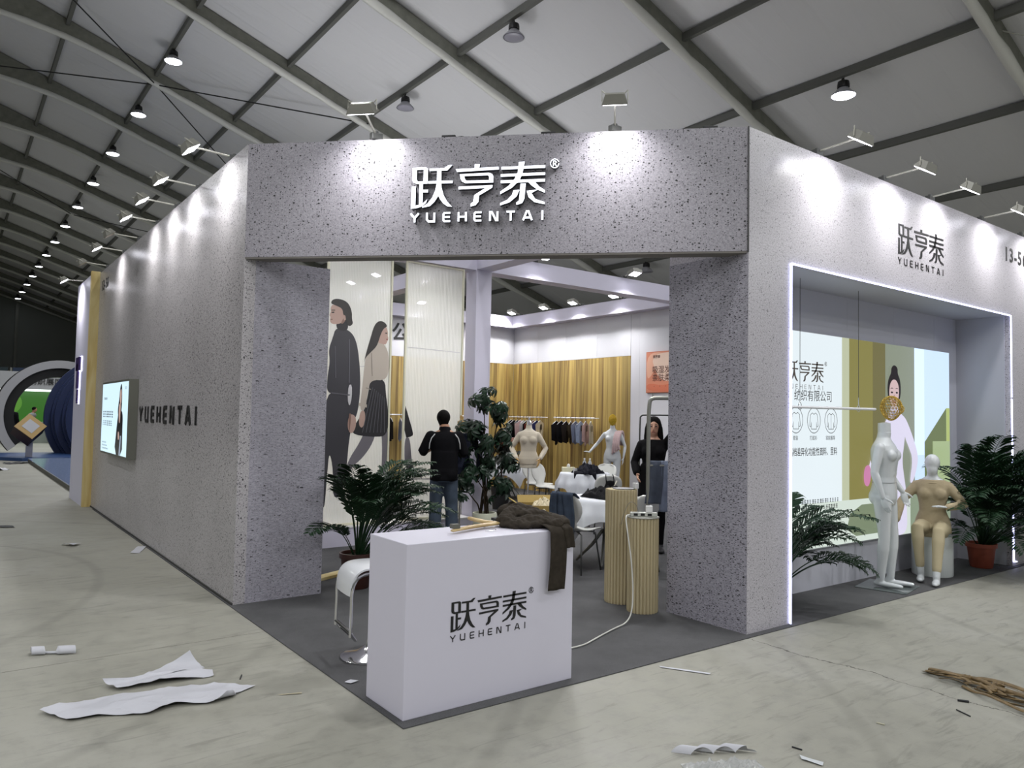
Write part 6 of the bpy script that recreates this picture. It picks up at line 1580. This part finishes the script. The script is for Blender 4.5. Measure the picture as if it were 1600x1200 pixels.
sheet_scrap('paper_scrap', 'tiny white scrap on the carpet left of the counter', [(.0, .74), (.02, .69), (.08, .71), (.05, .76)], .008, 6, base=.01)
sheet_scrap('paper_strip', 'thin straight white paper strip right of the counter', [(1.87, -.12), (1.86, -.145), (2.02, -.42), (2.05, -.41)], .004, 7)
sheet_scrap('paper_scrap', 'small beige stick-like scrap between the counter and the large offcut', [(-.40, .78), (-.39, .765), (-.28, .72), (-.27, .735)], .006, 8, mat('beige_scrap', '#a89f86', .7))
sheet_scrap('dark_scrap', 'black scrap at the left edge of the aisle', [(-1.42, 9.2), (-1.36, 8.9), (-1.2, 8.85), (-1.22, 9.05)], .03, 9, mat('black_scrap', '#16171c', .6))
sheet_scrap('dark_board', 'dark flat board lying in the aisle before the blue plinth', [(-.66, 23.1), (-.5, 22.8), (.05, 23.2), (-.05, 23.5)], .05, 10, mat('black_scrap', '#16171c', .6))
sheet_scrap('paper_scrap', 'whitish scraps in the aisle before the far blue plinth', [(-1.0, 20.6), (-.9, 20.2), (-.6, 20.5), (-.7, 20.9)], .08, 11)
# humped paper and clear film at the bottom edge
b = B(); P = []
for i in range(61):
    s = i/60; x = .93+.30*s; y = -1.06-.17*s; z = .004+.034*abs(sin(s*3*pi))**.7*(1 if s < .85 else .5)
    P.append([b.bm.verts.new((x+.02*j, y-.10*j*.25+.01, z)) for j in range(4)])
for i in range(60):
    for j in range(3): b.bm.faces.new((P[i][j], P[i+1][j], P[i+1][j+1], P[i][j+1]))
tag(b.obj('humped_paper', PAP, smooth='all'), 'white paper strip bent in three humps at the bottom edge', 'scrap')
b = B(); bmesh.ops.create_grid(b.bm, x_segments=40, y_segments=26, size=1)
for v in b.bm.verts:
    x, y = v.co.x, v.co.y; e = max(0, 1-x*x)*max(0, 1-y*y); n_ = abs(noise.noise(V((x*5, y*4, 1))))+.5*abs(noise.noise(V((x*13, y*11, 4))))
    v.co = V((x*.17+y*.04, y*.08-x*.09, .003+.06*e**.5*n_))
o = b.obj('clear_film', mat('clear_film', '#e6e8e6', .12, trans=.55, bump=.4, bscale=30), smooth='all'); o.location = (1.0, -1.33, 0); tag(o, 'crumpled clear plastic film at the bottom edge of the floor', 'film')
sheet_scrap('foil_packet', 'small silver-white packet on the concrete near the bottom edge', [(1.43, -1.44), (1.40, -1.47), (1.42, -1.57), (1.46, -1.55)], .01, 12, mat('foil_white', '#bfc3c6', .3))
def stick(label, a, b_, r_, m): tag(B().tube([V(a)+V((0, 0, r_)), V(b_)+V((0, 0, r_))], r_, 6).obj('small_stick', m), label, 'scrap')
BS = mat('black_scrap', '#16171c', .6)
stick('short dark tube piece beside the floor crack at right', (2.90, -1.56, 0), (2.93, -1.61, 0), .007, BS); stick('thin black stick below the tube piece at right', (2.74, -1.62, 0), (2.70, -1.71, 0), .004, BS)
stick('small black sliver left of the silver packet', (1.49, -1.36, 0), (1.50, -1.41, 0), .004, BS); stick('small pale sliver in the middle of the right floor', (2.16, -1.45, 0), (2.17, -1.49, 0), .004, mat('pale_sliver', '#b0ad98', .6))
stick('dark sliver on the floor above the large vinyl offcut', (-.50, 1.16, 0), (-.47, 1.23, 0), .004, BS)
# tangle of brown packing tape
tp = thing('tape_tangle', 'tangle of torn brown packing tape on the concrete at right', 'scrap', (3.26, -1.52, .0))
TPM = mat('brown_tape', '#6f5c3c', .45, noise_amt=.3, noise_scale=25); rn = random.Random(31)
for k in range(16):
    a0 = V((.06+rn.uniform(-.06, .05), .30-.07*rn.random()-(.02*k), 0)); pts = [V((rn.uniform(-.0, .10)+.0, .33-.02*rn.random(), .01))] if k < 6 else [V((rn.uniform(-.10, .12), rn.uniform(-.1, .2), .015))]
    for q_ in range(5): pts.append(pts[-1]+V((rn.uniform(-.07, .035), -rn.uniform(.05, .13), 0))); pts[-1].z = rn.uniform(.008, .05)
    B().tube(smooth3(pts, 2), rn.uniform(.008, .016), 6, flat=(.18, 1), up=(rn.uniform(-1, 1), 0, 1)).obj('tape_ribbon', TPM, tp, smooth='all')
for k in range(4):
    p = V((rn.uniform(-.1, .1), rn.uniform(-.15, .15), .02)); b = B(); b.ball((0, 0, .012), (.03, .035, .018), 8)
    for v in b.bm.verts: v.co *= 1+.35*noise.noise(v.co*60+V((k, 0, 0)))
    o = b.obj('tape_wad', TPM, tp); o.location = p
